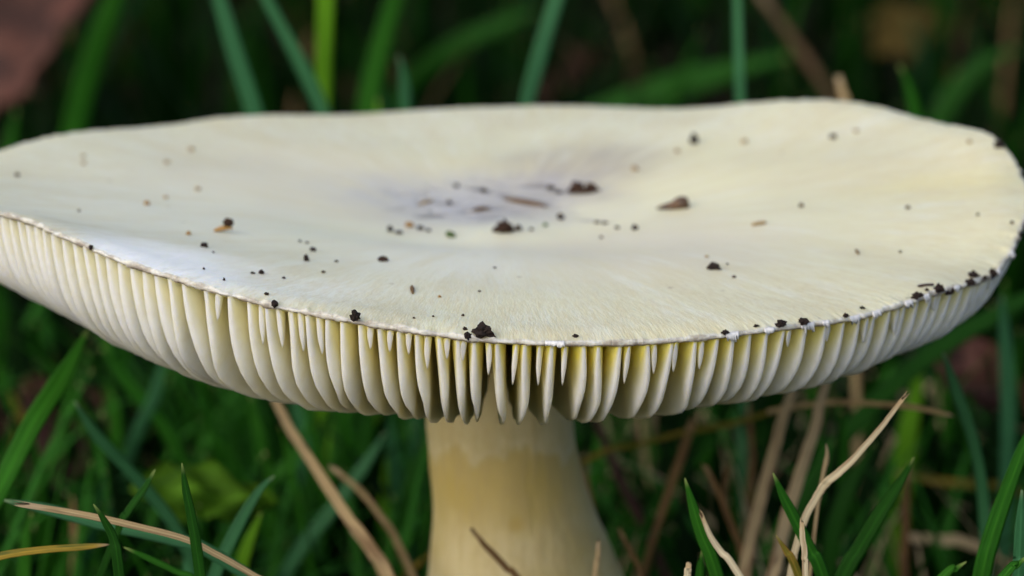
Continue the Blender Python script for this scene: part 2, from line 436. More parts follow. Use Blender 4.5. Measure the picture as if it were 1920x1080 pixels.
M = {
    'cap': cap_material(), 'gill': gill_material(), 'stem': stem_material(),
    'green': leafy('grass_green', (0.014, 0.090, 0.006), (0.030, 0.140, 0.010), (0.30, 0.38, 0.12)),
    'dark': leafy('grass_dark_green', (0.008, 0.052, 0.004), (0.016, 0.085, 0.007), (0.25, 0.33, 0.10)),
    'lawnteal': leafy('lawn_blue_green', (0.008, 0.045, 0.018), (0.014, 0.065, 0.026), spec=0.03),
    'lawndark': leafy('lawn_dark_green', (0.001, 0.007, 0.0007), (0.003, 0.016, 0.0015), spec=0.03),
    'lawngreen': leafy('lawn_green', (0.004, 0.026, 0.002), (0.010, 0.055, 0.003), spec=0.03),
    'teal': leafy('grass_blue_green', (0.030, 0.125, 0.048), (0.048, 0.170, 0.075), (0.20, 0.30, 0.16), rough=0.4, spec=0.14),
    'bright': leafy('grass_yellow_green', (0.10, 0.26, 0.012), (0.14, 0.33, 0.015), (0.3, 0.4, 0.1), trans=0.4),
    'olive': leafy('grass_olive', (0.11, 0.11, 0.015), (0.17, 0.13, 0.02), (0.3, 0.25, 0.1), trans=0.2, blotch=(0.30, 0.17, 0.03)),
    'straw': leafy('straw_tan', (0.38, 0.275, 0.145), (0.52, 0.39, 0.225), (0.5, 0.38, 0.25), rough=0.6, trans=0.12, spec=0.3, vein=0.4, blotch=(0.20, 0.12, 0.06)),
    'pale': leafy('straw_pale', (0.50, 0.42, 0.27), (0.62, 0.54, 0.38), (0.5, 0.36, 0.2), rough=0.6, trans=0.1, spec=0.3, vein=0.4, blotch=(0.36, 0.26, 0.15)),
    'brown': leafy('straw_brown', (0.12, 0.065, 0.025), (0.21, 0.125, 0.050), (0.3, 0.2, 0.1), rough=0.65, trans=0.1, spec=0.3, blotch=(0.09, 0.045, 0.02)),
    'dimbrown': leafy('stalk_dim_brown', (0.07, 0.045, 0.025), (0.12, 0.08, 0.045), (0.2, 0.14, 0.09), rough=0.7, trans=0.1, spec=0.1),
    'stalk': leafy('stalk_dark_red', (0.040, 0.016, 0.014), (0.065, 0.025, 0.020), (0.05, 0.03, 0.02), rough=0.6, trans=0.0, spec=0.3),
    'yellowing': leafy('grass_yellowing', (0.28, 0.20, 0.03), (0.36, 0.24, 0.04), (0.4, 0.3, 0.2), rough=0.5, trans=0.2, blotch=(0.06, 0.11, 0.03)),
    'deadleaf': earthy('dead_leaf_red_brown', (0.022, 0.007, 0.005), (0.085, 0.030, 0.020), 120.0, 0.7),
    'litter': earthy('leaf_litter_brown', (0.008, 0.004, 0.002), (0.035, 0.018, 0.010), 120.0, 0.9, 0.05),
    'deadtan': earthy('dead_leaf_tan', (0.03, 0.022, 0.006), (0.07, 0.05, 0.014), 120.0, 0.9, 0.05),
    'leaf': leafy('broad_leaf_green', (0.06, 0.155, 0.010), (0.085, 0.20, 0.014), (0.1, 0.2, 0.03), trans=0.3),
    'soil': earthy('soil_crumb_dark', (0.012, 0.008, 0.007), (0.040, 0.025, 0.022), 2500.0),
    'soilbrown': earthy('soil_crumb_brown', (0.022, 0.011, 0.007), (0.07, 0.035, 0.022), 2500.0),
    'amber': earthy('husk_amber', (0.26, 0.13, 0.025), (0.40, 0.22, 0.05), 1500.0, 0.45, 0.5),
    'tanbit': earthy('fleck_tan', (0.30, 0.22, 0.13), (0.42, 0.32, 0.20), 1500.0),
    'seed': earthy('seed_brown', (0.030, 0.013, 0.005), (0.085, 0.038, 0.012), 900.0, 0.4, 0.5),
    'moss': earthy('moss_green', (0.05, 0.10, 0.02), (0.10, 0.17, 0.04), 2500.0),
    'skin': earthy('torn_skin_white', (0.70, 0.69, 0.72), (0.82, 0.82, 0.84), 1500.0, 0.6),
}
def ground_material():
    k = NT('soil_ground')
    geo = k.n('ShaderNodeTexCoord').outputs['Object']
    n = k.noise(geo, 60.0, 6.0, 0.6)
    m = k.noise(geo, 9.0, 4.0, 0.6)
    col = k.mix(k.ramp(n, 0.35, 0.7), (0.004, 0.003, 0.002), (0.014, 0.009, 0.006))
    col = k.mix(k.math('MULTIPLY', k.ramp(m, 0.45, 0.6), 0.7), col, (0.006, 0.014, 0.004))
    k.l(col, k.b.inputs['Base Color'])
    k.b.inputs['Roughness'].default_value = 0.95
    k.b.inputs['Specular IOR Level'].default_value = 0.03
    k.bump(n, 0.8, 0.004)
    return k.m
M['ground'] = ground_material()

# ------------------------------------------------------------------ ground
def build_ground():
    xs = np.concatenate([[-60, -20, -6, -3], np.linspace(-1.6, 1.6, 81), [3, 6, 20, 60]])
    ys = np.concatenate([[-60, -20, -6, -3, -1.6], np.linspace(-1.0, 2.2, 81), [3, 6, 20, 60, 200]])
    V, Fc = [], []
    for y in ys:
        for x in xs:
            b = 0.006 * mnoise.noise(Vector((x * 9, y * 9, 0))) + 0.003 * mnoise.noise(Vector((x * 31, y * 31, 5)))
            V.append((x, y, -0.004 + b))
    nx = len(xs)
    for j in range(len(ys) - 1):
        for i in range(nx - 1):
            a = j * nx + i
            Fc.append((a, a + 1, a + 1 + nx, a + nx))
    o = obj('ground', V, Fc, M['ground'])
    o['kind'] = 'structure'
    o['label'] = 'dark bare soil between the grass'
build_ground()

# ------------------------------------------------------------------ background lawn: uncountable blades, one object per tone
def build_lawn(name, label, n, mat, region, lrange, wrange, seed, flop=0.5, category='grass'):
    rg = np.random.default_rng(seed)
    V, Fc, A = [], [], []
    x0, x1, y0, y1 = region
    k = 0
    SEG = 5
    while k < n:
        y = y0 + (y1 - y0) * rg.random() ** 1.2
        half = 0.10 + 0.22 * (y + 0.38)
        x = rg.uniform(max(x0, -half - 0.03), min(x1, half + 0.03))
        k += 1
        if math.hypot(x, y) < 0.024: continue
        L = rg.uniform(*lrange)
        az = rg.uniform(0, 2 * math.pi)
        lean0, lean1 = rg.uniform(0, 0.35), rg.uniform(0.2, 0.5 + flop * 1.6)
        w = rg.uniform(*wrange) / 2
        pts, p = [], np.array([x, y, -0.006])
        for i in range(SEG + 1):
            pts.append(p.copy())
            ln = lean0 + (lean1 - lean0) * (i / SEG) ** 1.3
            p = p + np.array([math.sin(ln) * math.cos(az), math.sin(ln) * math.sin(az), math.cos(ln)]) * L / SEG
        pts = np.array(pts)
        if pts[:, 2].max() < 0.006: continue
        # keep clear of the cap, of the space in front of it and of the camera
        rr = np.hypot(pts[:, 0], pts[:, 1])
        if np.any((rr < 0.062) & (pts[:, 2] > 0.052)) or np.any((rr < 0.017)): continue
        if np.any(pts[:, 1] < -0.33): continue
        bad = False
        for q in pts[1:]:
            if q[1] < 0.02:
                d = q - CAM; dp = d @ FW
                py = 540 - F * (d @ UP) / dp
                lim = 1100 if q[1] < -0.03 else 930
                if dp > 0.02 and py < lim: bad = True; break
        if bad: continue
        sd = np.array([-math.sin(az), math.cos(az), 0])
        b0 = len(V); r = rg.random()
        for i, q in enumerate(pts):
            ww = w * (1 - (i / SEG) ** 2.2) + 0.00012
            nrm = np.cross(sd, np.array([math.cos(az) * 0.4, math.sin(az) * 0.4, 0.9]))
            V += [q - sd * ww, q - nrm * ww * 0.35, q + sd * ww]
            A += [(-1, 1 - i / SEG, r), (0, 1 - i / SEG, r), (1, 1 - i / SEG, r)]
        for i in range(SEG):
            a = b0 + 3 * i
            Fc += [(a, a + 1, a + 4, a + 3), (a + 1, a + 2, a + 5, a + 4)]
    o = obj(name, V, Fc, mat, attrs={'bl': ('FLOAT_VECTOR', A)})
    tag(o, label, category, kind='stuff')
    return o

BACK = (-0.5, 0.5, 0.02, 1.5)
build_lawn('lawn_grass', 'blurred green lawn grass all around the mushroom', 1000, M['lawngreen'], BACK, (0.025, 0.055), (0.0020, 0.0042), 1)
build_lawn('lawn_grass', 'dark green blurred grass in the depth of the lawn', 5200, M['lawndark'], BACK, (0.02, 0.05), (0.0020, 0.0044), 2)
build_lawn('lawn_grass', 'blue-green grass scattered through the lawn', 220, M['lawnteal'], BACK, (0.03, 0.055), (0.0020, 0.0036), 3)
build_lawn('dry_grass', 'dry brown grass scattered through the lawn', 260, M['brown'], BACK, (0.02, 0.045), (0.0012, 0.0026), 4, 0.9, 'dry grass')
build_lawn('lawn_grass', 'short green grass at the foot of the mushroom', 2600, M['lawngreen'], (-0.25, 0.25, -0.30, 0.05), (0.02, 0.05), (0.0016, 0.003), 5)
build_lawn('lawn_grass', 'dense criss-cross green grass under the white side of the cap', 300, M['green'], (-0.10, -0.005, 0.025, 0.15), (0.030, 0.060), (0.0011, 0.0021), 6, 1.0)
build_lawn('lawn_grass', 'thin green grass behind the straws under the soil-flecked side', 150, M['green'], (0.008, 0.10, 0.03, 0.15), (0.025, 0.052), (0.0010, 0.0020), 9, 0.9)
build_lawn('dry_grass', 'fine dry straw tangled low behind the thick straws', 150, M['straw'], (0.008, 0.10, 0.03, 0.15), (0.020, 0.045), (0.0006, 0.0012), 10, 1.0, 'dry grass')

def build_litter():
    rg = np.random.default_rng(8)
    V, Fc = [], []
    for _ in range(260):
        y = -0.3 + 1.7 * rg.random(); x = rg.uniform(-0.42, 0.42)
        if math.hypot(x, y) < 0.03: continue
        L, W = rg.uniform(0.006, 0.028), rg.uniform(0.003, 0.014)
        a = rg.uniform(0, 6.28); c, s = math.cos(a), math.sin(a)
        z = rg.uniform(0.002, 0.010); t1, t2 = rg.uniform(-.5, .5, 2)
        b0 = len(V)
        ring = [(-L, 0), (-.5 * L, W * .8), (.3 * L, W), (L, .1 * W), (.4 * L, -W), (-.5 * L, -W * .9)]
        for (u, v) in ring:
            V.append((x + u * c - v * s, y + u * s + v * c, z + u * t1 + v * t2 + 0.2 * abs(v) + rg.uniform(0, .002)))
        V.append((x, y, z)); Fc += [(b0 + i, b0 + (i + 1) % 6, b0 + 6) for i in range(6)]
    o = obj('leaf_litter', V, Fc, M['litter'], smooth=False)
    tag(o, 'scattered brown leaf litter lying between the grass', 'leaf litter', kind='stuff')
build_litter()

# ------------------------------------------------------------------ mushroom
mush = bpy.data.objects.new('mushroom', None)
COL.objects.link(mush)
tag(mush, 'large pale cream mushroom with dished cap and white gills', 'mushroom')

def fnoise(x, seed=0.0):
    return mnoise.noise(Vector((x, seed, seed * 1.7)))

def build_cap():
    NTH = 1440
    TH = np.linspace(0, 2 * np.pi, NTH, endpoint=False)
    s_top = np.concatenate([np.linspace(0.012, 0.90, 60), np.linspace(0.905, 1.0, 16)])
    # ragged rim: fine everywhere, stronger on the right-hand edge
    right = np.exp(-(wrap(TH + RAD(18)) / RAD(45)) ** 4)
    left = np.exp(-(wrap(TH + RAD(125)) / RAD(45)) ** 4)
    rag = np.array([0.6 * fnoise(t * 14, 1) + 0.6 * fnoise(t * 45, 2) + 0.5 * fnoise(t * 130, 12) for t in TH]) * (0.00014 + 0.00016 * left)
    rag += np.array([fnoise(t * 38, 3) + 0.9 * fnoise(t * 90, 4) for t in TH]) * 0.00028 * right
    ragz = np.array([0.7 * fnoise(t * 22, 6) + 0.6 * fnoise(t * 60, 7) + 0.6 * fnoise(t * 150, 8) for t in TH]) * (0.00013 + 0.00016 * left + 0.00014 * right)
    rows = []     # (radius, z, s, lip)
    for s in s_top:
        w = np.clip((s - 0.95) / 0.05, 0, 1) ** 2
        r = rho(TH) * s + rag * w
        z = ztop(TH, np.full(NTH, s)) + ragz * w
        rows.append((r, z, np.full(NTH, s), np.full(NTH, float(np.clip((s - 0.988) / 0.012, 0, 1)) * 0.55)))
    rE, zE = rows[-1][0], rows[-1][1]
    tl = 0.00052 + ragz * 1.6
    for a in (30, 65, 100, 140, 175):
        ca, sa = math.cos(RAD(a)), math.sin(RAD(a))
        rows.append((rE + 0.00018 * sa, zE - tl * (1 - ca) / 2, np.full(NTH, 1.0), np.full(NTH, {30: 0.7, 65: 0.75, 100: 0.8, 140: 1.0, 175: 1.0}[a])))
    for s in np.concatenate([np.linspace(0.992, 0.86, 12), np.linspace(0.83, 0.12, 16)]):
        z = ztop(TH, np.full(NTH, s)) - thick(s)
        rows.append((rho(TH) * s, z, np.full(NTH, s), np.zeros(NTH)))
    V, P, Lp = [], [], []
    for r, z, s, l in rows:
        V.append(np.stack([r * np.cos(TH), r * np.sin(TH), z], -1))
        P.append(np.stack([np.cos(TH), np.sin(TH), s], -1)); Lp.append(l)
    nr = len(rows)
    V = np.concatenate(V + [np.array([[0, 0, ztop(np.float64(0), np.float64(0))], [0, 0, rows[-1][1].mean()]])])
    P = np.concatenate(P + [np.array([[1, 0, 0], [1, 0, 0]])]); Lp = np.concatenate(Lp + [np.zeros(2)])
    Fc = []
    for j in range(nr - 1):
        for i in range(NTH):
            i2 = (i + 1) % NTH
            Fc.append((j * NTH + i, (j + 1) * NTH + i, (j + 1) * NTH + i2, j * NTH + i2))
    c0, c1 = nr * NTH, nr * NTH + 1
    for i in range(NTH):
        i2 = (i + 1) % NTH
        Fc.append((c0, i, i2)); Fc.append((c1, (nr - 1) * NTH + i2, (nr - 1) * NTH + i))
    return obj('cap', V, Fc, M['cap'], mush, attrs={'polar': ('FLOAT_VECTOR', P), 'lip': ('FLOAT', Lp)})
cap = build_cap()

def gill_mesh(name, t0, ss, zlow, seed, te, tb, wf=None):
    """ss: radii (share of the cap radius), zlow: free edge heights"""
    rg = random.Random(seed)
    ph, amp = rg.uniform(0, 6), rg.uniform(0.00006, 0.00020)
    lean = rg.uniform(-0.05, 0.05)
    prof = [(0.0, 1.0), (0.5, 0.96), (0.8, 0.98), (0.91, 0.84), (0.97, 0.55), (1.0, 0.0)]
    ring = [(-1, a, b) for a, b in prof] + [(1, a, b) for a, b in prof[:-1][::-1]]
    V, A = [], []
    rh = float(rho(t0))
    dg = math.degrees(wrap(t0))                 # painted yellow glow strongest towards the front of the cap, palest on the white side
    yel = 0.25 + 0.75 * math.exp(-((dg + 78) / 34) ** 2) + (0.25 if dg > -60 else 0.0) * (1 - math.exp(-((dg + 78) / 34) ** 2))
    er, et = np.array([math.cos(t0), math.sin(t0), 0]), np.array([-math.sin(t0), math.cos(t0), 0])
    n = len(ss)
    for j, (s, zl) in enumerate(zip(ss, zlow)):
        zt = float(ztop(np.float64(t0), np.float64(s))) - float(thick(s)) + 0.0003
        zl = min(zl, zt - 0.00005)
        dz = zt - zl
        endf = min(1.0, 0.25 + 3.0 * min(j, n - 1 - j) / n)
        for sg, a, b in ring:
            tf = 0.42 + 0.58 * min(1.0, max(0.0, (s - 0.86) / 0.115))
            if wf is not None: tf = wf[j]
            th = (tb + (te * tf - tb) * a) * b * 0.5 * endf * (0.12 + 0.88 * s)
            off = amp * (math.sin(s * 40 + ph) + 0.5 * math.sin(s * 97 + ph * 2.3)) * a + lean * dz * a
            V.append(er * (rh * s) + et * (sg * th + off) + np.array([0, 0, zt - dz * a]))
            A.append((a, s, yel))
    m = len(ring)
    Fc = []
    for j in range(n - 1):
        for i in range(m - 1):
            Fc.append((j * m + i, j * m + i + 1, (j + 1) * m + i + 1, (j + 1) * m + i))
        Fc.append((j * m + m - 1, j * m, (j + 1) * m, (j + 1) * m + m - 1))
    Fc.append(tuple(range(m))[::-1]); Fc.append(tuple((n - 1) * m + i for i in range(m)))
    return obj(name, V, Fc, M['gill'], cap, attrs={'gv': ('FLOAT_VECTOR', A)})

def theta_of_x(px, py):
    """angle of a gill whose edge is seen at this pixel near the front of the cap"""
    lo, hi = RAD(-160), RAD(-20)
    for _ in range(50):
        t = (lo + hi) / 2
        ss = np.linspace(0.8, 1, 60)
        P = np.stack([rho(t) * ss * math.cos(t), rho(t) * ss * math.sin(t), zedge(t, ss)], -1) - CAM
        d = P @ FW
        x, y = 960 + F * (P @ RT) / d, 540 - F * (P @ UP) / d
        xi = float(np.interp(py, y[::-1], x[::-1]))
        if xi < px: lo = t
        else: hi = t
    return t

def build_gills():
    seen = [(351, 600), (390, 606), (435, 613), (470, 613), (503, 613), (545, 613), (577, 613), (617, 640),
            (646, 664), (679, 664), (714, 664), (750, 664), (784, 664), (824, 664), (858, 664), (890, 664), (934, 680),
            (985, 684), (1034, 684), (1091, 684), (1122, 684), (1160, 684), (1210, 684), (1257, 684), (1302, 671),
            (1342, 671), (1372, 671), (1402, 671), (1433, 671), (1464, 671), (1501, 671), (1541, 660), (1576, 650)]
    T = sorted(theta_of_x(*p) for p in seen)
    shorts = [(412, 600, 2.6), (490, 600, 3.0), (521, 600, 3.3), (562, 610, 2.6), (597, 612, 2.6), (694, 625, 2.0), (732, 630, 2.0), (766, 630, 1.6),
              (802, 640, 2.3), (838, 640, 1.5), (870, 645, 1.7), (917, 660, 3.1), (969, 665, 3.5), (1014, 665, 3.9),
              (1061, 670, 4.2), (1180, 665, 3.4), (1227, 660, 2.8), (1269, 655, 2.8), (1318, 645, 2.3), (1481, 628, 1.5), (1555, 620, 1.5)]
    S = [(theta_of_x(x, y), d * 0.8e-3) for x, y, d in shorts]
    t = T[-1]
    end = T[0] + 2 * math.pi
    extra = []
    rg = random.Random(5)
    while True:
        t += RAD(rg.uniform(1.75, 2.3)) * (0.72 if -175 < math.degrees(wrap(t)) < -120 else 1.0)
        if t > end - RAD(1.2): break
        extra.append(t)
    allT = T + extra
    for i, a in enumerate(allT):
        ss = np.concatenate([[1.0, 0.996, 0.991, 0.984, 0.975, 0.962, 0.945, 0.922, 0.895, 0.86], np.linspace(0.82, 0.30, 7), [0.24, 0.205, 0.185]])
        dep = 1.0 + rg.uniform(-0.03, 0.03)
        zl = np.array([float(zedge(np.float64(a), np.float64(s))) for s in ss])
        zl = H + (zl - H) * dep
        gill_mesh('gill', a, ss, zl, i + 1, *((0.00072, 0.00155) if -116 < math.degrees(wrap(a)) < -50 else ((0.00112, 0.00150) if -178 < math.degrees(wrap(a)) < -124 else (0.00092, 0.00145))))
    for i in range(len(extra)):
        if rg.random() < 0.45 and not -178 < math.degrees(wrap(extra[i])) < -118:
            nx = extra[i + 1] if i + 1 < len(extra) else end
            S.append(((extra[i] + nx) / 2 + RAD(rg.uniform(-0.15, 0.15)), rg.uniform(0.8, 2.0) * 1e-3))
    for i, (a, d) in enumerate(S):
        ss = np.linspace(1.0, 0.80, 40)
        zl = np.array([float(zedge(np.float64(a), np.float64(s))) for s in ss])
        drop = zl[0] - zl
        j = int(np.argmax(drop > d)) if np.any(drop > d) else 20
        s1 = ss[j]
        s2 = s1 - 0.008 - 4.0 * d
        sa = np.concatenate([np.linspace(1.0, s1, 8), np.linspace(s1, s2, 7)[1:]])
        zz = []
        for s in sa:
            if s >= s1: zz.append(float(zedge(np.float64(a), np.float64(s))))
            else:
                f = (s1 - s) / (s1 - s2)
                zu = float(ztop(np.float64(a), np.float64(s))) - float(thick(s))
                ze = float(zedge(np.float64(a), np.float64(s1)))
                zz.append(ze + (zu + 0.0002 - ze) * (1 - (1 - f) ** 1.6) * min(1, f * 1.0 + 0.0))
        wf = [1.0 - 0.72 * min(1.0, (1.0 - s) / max(1.0 - s1, 1e-4)) ** 1.3 if s >= s1 else 0.28 for s in sa]
        gill_mesh('short_gill', a, sa, zz, 300 + i, 0.00062, 0.00070, wf)
    return len(allT), len(S)
NG = build_gills()
print('gills', NG)

def build_torn_skin():
    bits = [(1372, 628, 30, 14), (1440, 618, 24, 10), (1511, 616, 34, 18), (1545, 606, 16, 9), (1600, 598, 28, 13), (1640, 588, 22, 12),
            (1700, 570, 22, 14), (1733, 558, 18, 12), (1790, 540, 20, 12), (1893, 472, 14, 14), (1040, 632, 40, 8), (1868, 500, 14, 10)]
    rg = random.Random(4)
    for px, py, w, h in bits:
        # on the rim: the angle whose rim point projects to this column
        best = min((abs(proj_x(t) - px), t) for t in np.linspace(RAD(-100), RAD(-8), 900))
        t = best[1]; rr = float(rho(t)) + 0.00012
        zt = float(ztop(np.float64(t), np.float64(1.0)))
        sc = 0.33 / F
        V, Fc = [], []
        n = 15
        w, h = w * 0.9, h * 0.9
        for i in range(n):
            u = i / (n - 1) - 0.5
            tt = t + u * w * sc / rr
            hh = h * sc * (0.35 + 0.65 * math.cos(u * 2.6)) * rg.choice((0.15, 0.4, 0.8, 1.15, 0.6)) * rg.uniform(0.8, 1.1)
            zt_ = float(ztop(np.float64(tt), np.float64(1.0)))
            for k_, (dr, dz) in enumerate(((0.00010, 0.00005), (0.00022, -0.0002), (0.00016 + rg.uniform(0, .0003), -0.0003 - hh), (0.00008, -0.0002 - hh * 0.9))):
                V.append(((rr + dr) * math.cos(tt), (rr + dr) * math.sin(tt), zt_ + dz))
        for i in range(n - 1):
            for k_ in range(4):
                k2 = (k_ + 1) % 4
                Fc.append((i * 4 + k_, i * 4 + k2, (i + 1) * 4 + k2, (i + 1) * 4 + k_))
        Fc += [(0, 3, 2, 1), tuple((n - 1) * 4 + k_ for k_ in range(4))]
        obj('torn_skin', V, Fc, M['skin'], cap)

def proj_x(t):
    p = np.array([float(rho(t)) * math.cos(t), float(rho(t)) * math.sin(t), float(ztop(np.float64(t), np.float64(1.0)))]) - CAM
    return 960 + F * (p @ RT) / (p @ FW)
build_torn_skin()

def build_stem():
    prof = [(640, 806, 1060), (700, 804, 1064), (800, 800, 1075), (840, 803, 1081), (880, 806, 1090), (915, 810, 1100), (950, 812, 1112), (980, 811, 1125),
            (1010, 808, 1140), (1045, 805, 1154), (1080, 802, 1168), (1160, 788, 1195), (1260, 768, 1215), (1360, 745, 1240), (1450, 715, 1270),
            (1540, 690, 1295), (1610, 690, 1295), (1680, 725, 1255), (1730, 790, 1190)]
    V, Fc = [], []
    N = 72
    py = np.array([p[0] for p in prof], float)
    rows = np.linspace(640, 1730, 90)
    for j, y in enumerate(rows):
        l, r = np.interp(y, py, [p[1] for p in prof]), np.interp(y, py, [p[2] for p in prof])
        a, b = at(l, y, 0.0), at(r, y, 0.0)
        cx, rad, z = (a[0] + b[0]) / 2, (b[0] - a[0]) / 2, a[2]
        coll = 1.0 + 0.012 / (1 + math.exp(-(z - 0.0512) / 0.0003))
        for i in range(N):
            t = 2 * math.pi * i / N
            q = rad * coll * (1 + 0.010 * mnoise.noise(Vector((math.cos(t) * 2, math.sin(t) * 2, z * 90))) + 0.006 * mnoise.noise(Vector((math.cos(t) * 9, math.sin(t) * 9, z * 60))))
            V.append((cx + q * math.cos(t), q * math.sin(t), z))
    for j in range(len(rows) - 1):
        for i in range(N):
            i2 = (i + 1) % N
            Fc.append((j * N + i, (j + 1) * N + i, (j + 1) * N + i2, j * N + i2))
    Fc.append(tuple(range(N))); Fc.append(tuple((len(rows) - 1) * N + i for i in range(N))[::-1])
    return obj('stem', V, Fc, M['stem'], mush)
build_stem()

# ------------------------------------------------------------------ crumbs and bits on the cap
def crumb_shape(name, seed, mat, sub=2, rough=0.45, spiky=0.0):
    bm = bmesh.new()
    bmesh.ops.create_icosphere(bm, subdivisions=sub, radius=0.5)
    for v in bm.verts:
        d = v.co.normalized()
        k = 1 + rough * mnoise.noise(d * 1.9 + Vector((seed, 0, 0))) + 0.5 * rough * mnoise.noise(d * 4.5 + Vector((0, seed, 0)))
        if spiky: k += spiky * max(0, mnoise.noise(d * 3.3 + Vector((0, 0, seed)))) * 2
        v.co = d * 0.5 * k
    me = bpy.data.meshes.new(name)
    bm.to_mesh(me); bm.free()
    me.materials.append(mat)
    return me

SHAPES = {}
def shape(mat, kind, i):
    key = (mat, kind, i)
    if key not in SHAPES:
        SHAPES[key] = crumb_shape('crumb_shape', i * 7.3 + 1.1, M[mat], 3 if kind == 'clump' else 2,
                                  0.7 if kind == 'clump' else 0.5, 0.22 if kind == 'clump' else 0.1)
    return SHAPES[key]

def on_cap(px, py, lift=0.0):
    p, t, s = cap_hit(px, py)
    if s >= 0.995:                               # on the rim or just below it
        best = min((abs(proj_x(a) - px), a) for a in np.linspace(RAD(-175), RAD(15), 1500)) if py > 340 else (0, t)
        t = best[1]; rr = float(rho(t)) + 0.00010
        q = np.array([rr * math.cos(t), rr * math.sin(t), float(ztop(np.float64(t), np.float64(1.0)))])
        want = at(px, py, q[1])
        q[2] = min(q[2] + 0.0001, max(want[2], q[2] - 0.0007))
        return q, t, 1.0
    return p, t, s

CN = [0]
def crumb(name, px, py, w, h, mat, label, cat='soil crumb', group=None, kind='round', rot=None):
    CN[0] += 1
    i = CN[0]
    rg = random.Random(i * 13)
    p, t, s = on_cap(px, py + h * 0.25)
    sc = depth(p) / F
    o = bpy.data.objects.new(name, shape(mat, kind, i % 6))
    COL.objects.link(o)
    W, Hh = w * sc, h * sc
    o.scale = (W, (W + Hh) * 0.5, Hh)
    o.rotation_euler = (rg.uniform(-0.2, 0.2), rg.uniform(-0.2, 0.2) if rot is None else rot, rg.uniform(-0.5, 0.5))
    out = 0.00015 if s >= 0.995 else 0.0
    o.location = (p[0] + out * math.cos(t), p[1] + out * math.sin(t), p[2] + Hh * 0.28)
    tag(o, label, cat, group)
    return o

G_RIM = 'soil crumbs on the frilly rim'
big = [
    (945, 428, 30, 26, 'soilbrown', 'chunky reddish-brown soil clump in front of the grey bruise', None, 'clump'),
    (1338, 501, 22, 14, 'soil', 'single black soil crumb alone on the cream front of the cap', None, 'clump'),
    (1301, 262, 16, 24, 'soil', 'upright dark crumb near the far rim of the cap', None, 'round'),
    (717, 487, 20, 10, 'soilbrown', 'flat dark brown crumb lying by itself before the bruise', None, 'round'),
    (383, 460, 14, 12, 'soil', 'black crumb lying just below the amber husk', None, 'round'),
    (1051, 407, 12, 15, 'soil', 'small dark crumb at the edge of the grey bruise', None, 'round'),
    (1190, 427, 11, 13, 'soil', 'small dark crumb below the teardrop seed', None, 'round'),
    (907, 622, 32, 26, 'soil', 'big ragged dark soil clump stuck to the front rim above the gills', None, 'clump'),
    (668, 591, 17, 18, 'soil', 'ragged dark crumb standing up on the front rim', None, 'clump'),
    (516, 569, 13, 13, 'soil', 'round black pellet sitting on the wrinkled rim', None, 'round'),
    (175, 463, 8, 9, 'soil', 'tiny black pellet on the glossy white rim', None, 'round'),
    (1873, 272, 17, 16, 'soil', 'dark purplish crumb in a notch of the far rim', None, 'clump'),
]
for x, y, w, h, m, lab, g, kd in big:
    crumb('soil_crumb', x, y, w, h, m, lab, 'soil crumb', g, kd)
DARK_RIM = 'dark soil crumb in the dirty cluster on the frilly rim'
for x, y, w, h, lab in [
        (1358, 622, 12, 8, 'small dark chip on the rim where the torn frill begins'), (1418, 611, 9, 5, 'flat dark flake on the rim before the even pair of crumbs'),
        (1461, 606, 19, 12, 'black crumb on the rim, one of an even pair, clear of the skin flap'), (1503, 602, 18, 10, 'dark crumb on the rim sitting above the widest white skin flap'),
        (1583, 591, 10, 7, 'lone small dark crumb on the rim between the even pair and the dirty cluster'), (1617, 577, 9, 5, 'thin dark flake lying just inside the rim before the dirty cluster'),
        (1716, 554, 19, 12, DARK_RIM), (1757, 541, 16, 16, DARK_RIM), (1773, 549, 11, 8, DARK_RIM), (1781, 545, 9, 9, DARK_RIM), (1738, 544, 7, 6, DARK_RIM),
        (1815, 529, 18, 11, 'flat dark crumb under its bigger neighbour past the dirty cluster'), (1824, 516, 19, 14, 'biggest dark crumb past the dirty cluster on the frilly rim'),
        (1857, 513, 14, 17, 'upright dark crumb on the rim edge, last of the rim crumbs in a row'), (1079, 630, 10, 6, 'tiny dark chip alone on the rim above the stem'),
        (877, 629, 11, 11, 'small dark crumb touching the big ragged rim clump'), (872, 617, 7, 7, 'tiny crumb perched above the one touching the big ragged rim clump'),
        (1908, 440, 7, 9, 'small dark crumb on the outermost bend of the rim'), (1843, 520, 8, 7, 'tiny dark crumb wedged between two larger crumbs past the dirty cluster')]:
    crumb('soil_crumb', x, y, w, h, 'soil', lab, 'soil crumb', G_RIM, 'clump')
ORA, ROW, FAR = 'small dark crumb near the orange-amber fragment', 'tiny dark crumb in the row below the twin-lobed clump', 'greyish speck on the far half of the bruise'
for x, y, w, h, m, lab in [(972, 428, 13, 13, 'soilbrown', 'brown crumb next to the chunky reddish-brown clump'), (996, 430, 8, 7, 'soil', 'tiny dark crumb past the brown crumb by the chunky clump'),
                      (731, 430, 11, 13, 'soil', ORA), (748, 436, 15, 7, 'soil', ORA), (788, 428, 13, 9, 'soil', ORA), (803, 432, 9, 7, 'soil', ORA),
                      (1120, 417, 10, 6, 'soil', ROW), (1134, 418, 11, 6, 'soil', ROW), (1157, 427, 9, 6, 'soilbrown', ROW),
                      (856, 348, 11, 8, 'soil', FAR), (906, 357, 12, 9, 'soil', FAR), (842, 380, 9, 8, 'soil', FAR),
                      (1032, 351, 13, 8, 'soil', 'faint dark crumb farther from the twin-lobed clump of two beside it'), (1048, 360, 12, 7, 'soil', 'faint dark crumb right beside the twin-lobed clump'),
                      (1022, 422, 9, 7, 'moss', 'tiny greenish crumb between the chunky clump and the bruise edge')]:
    crumb('soil_crumb', x, y, w, h, m, lab, 'soil crumb', 'soil crumbs round the bruise')
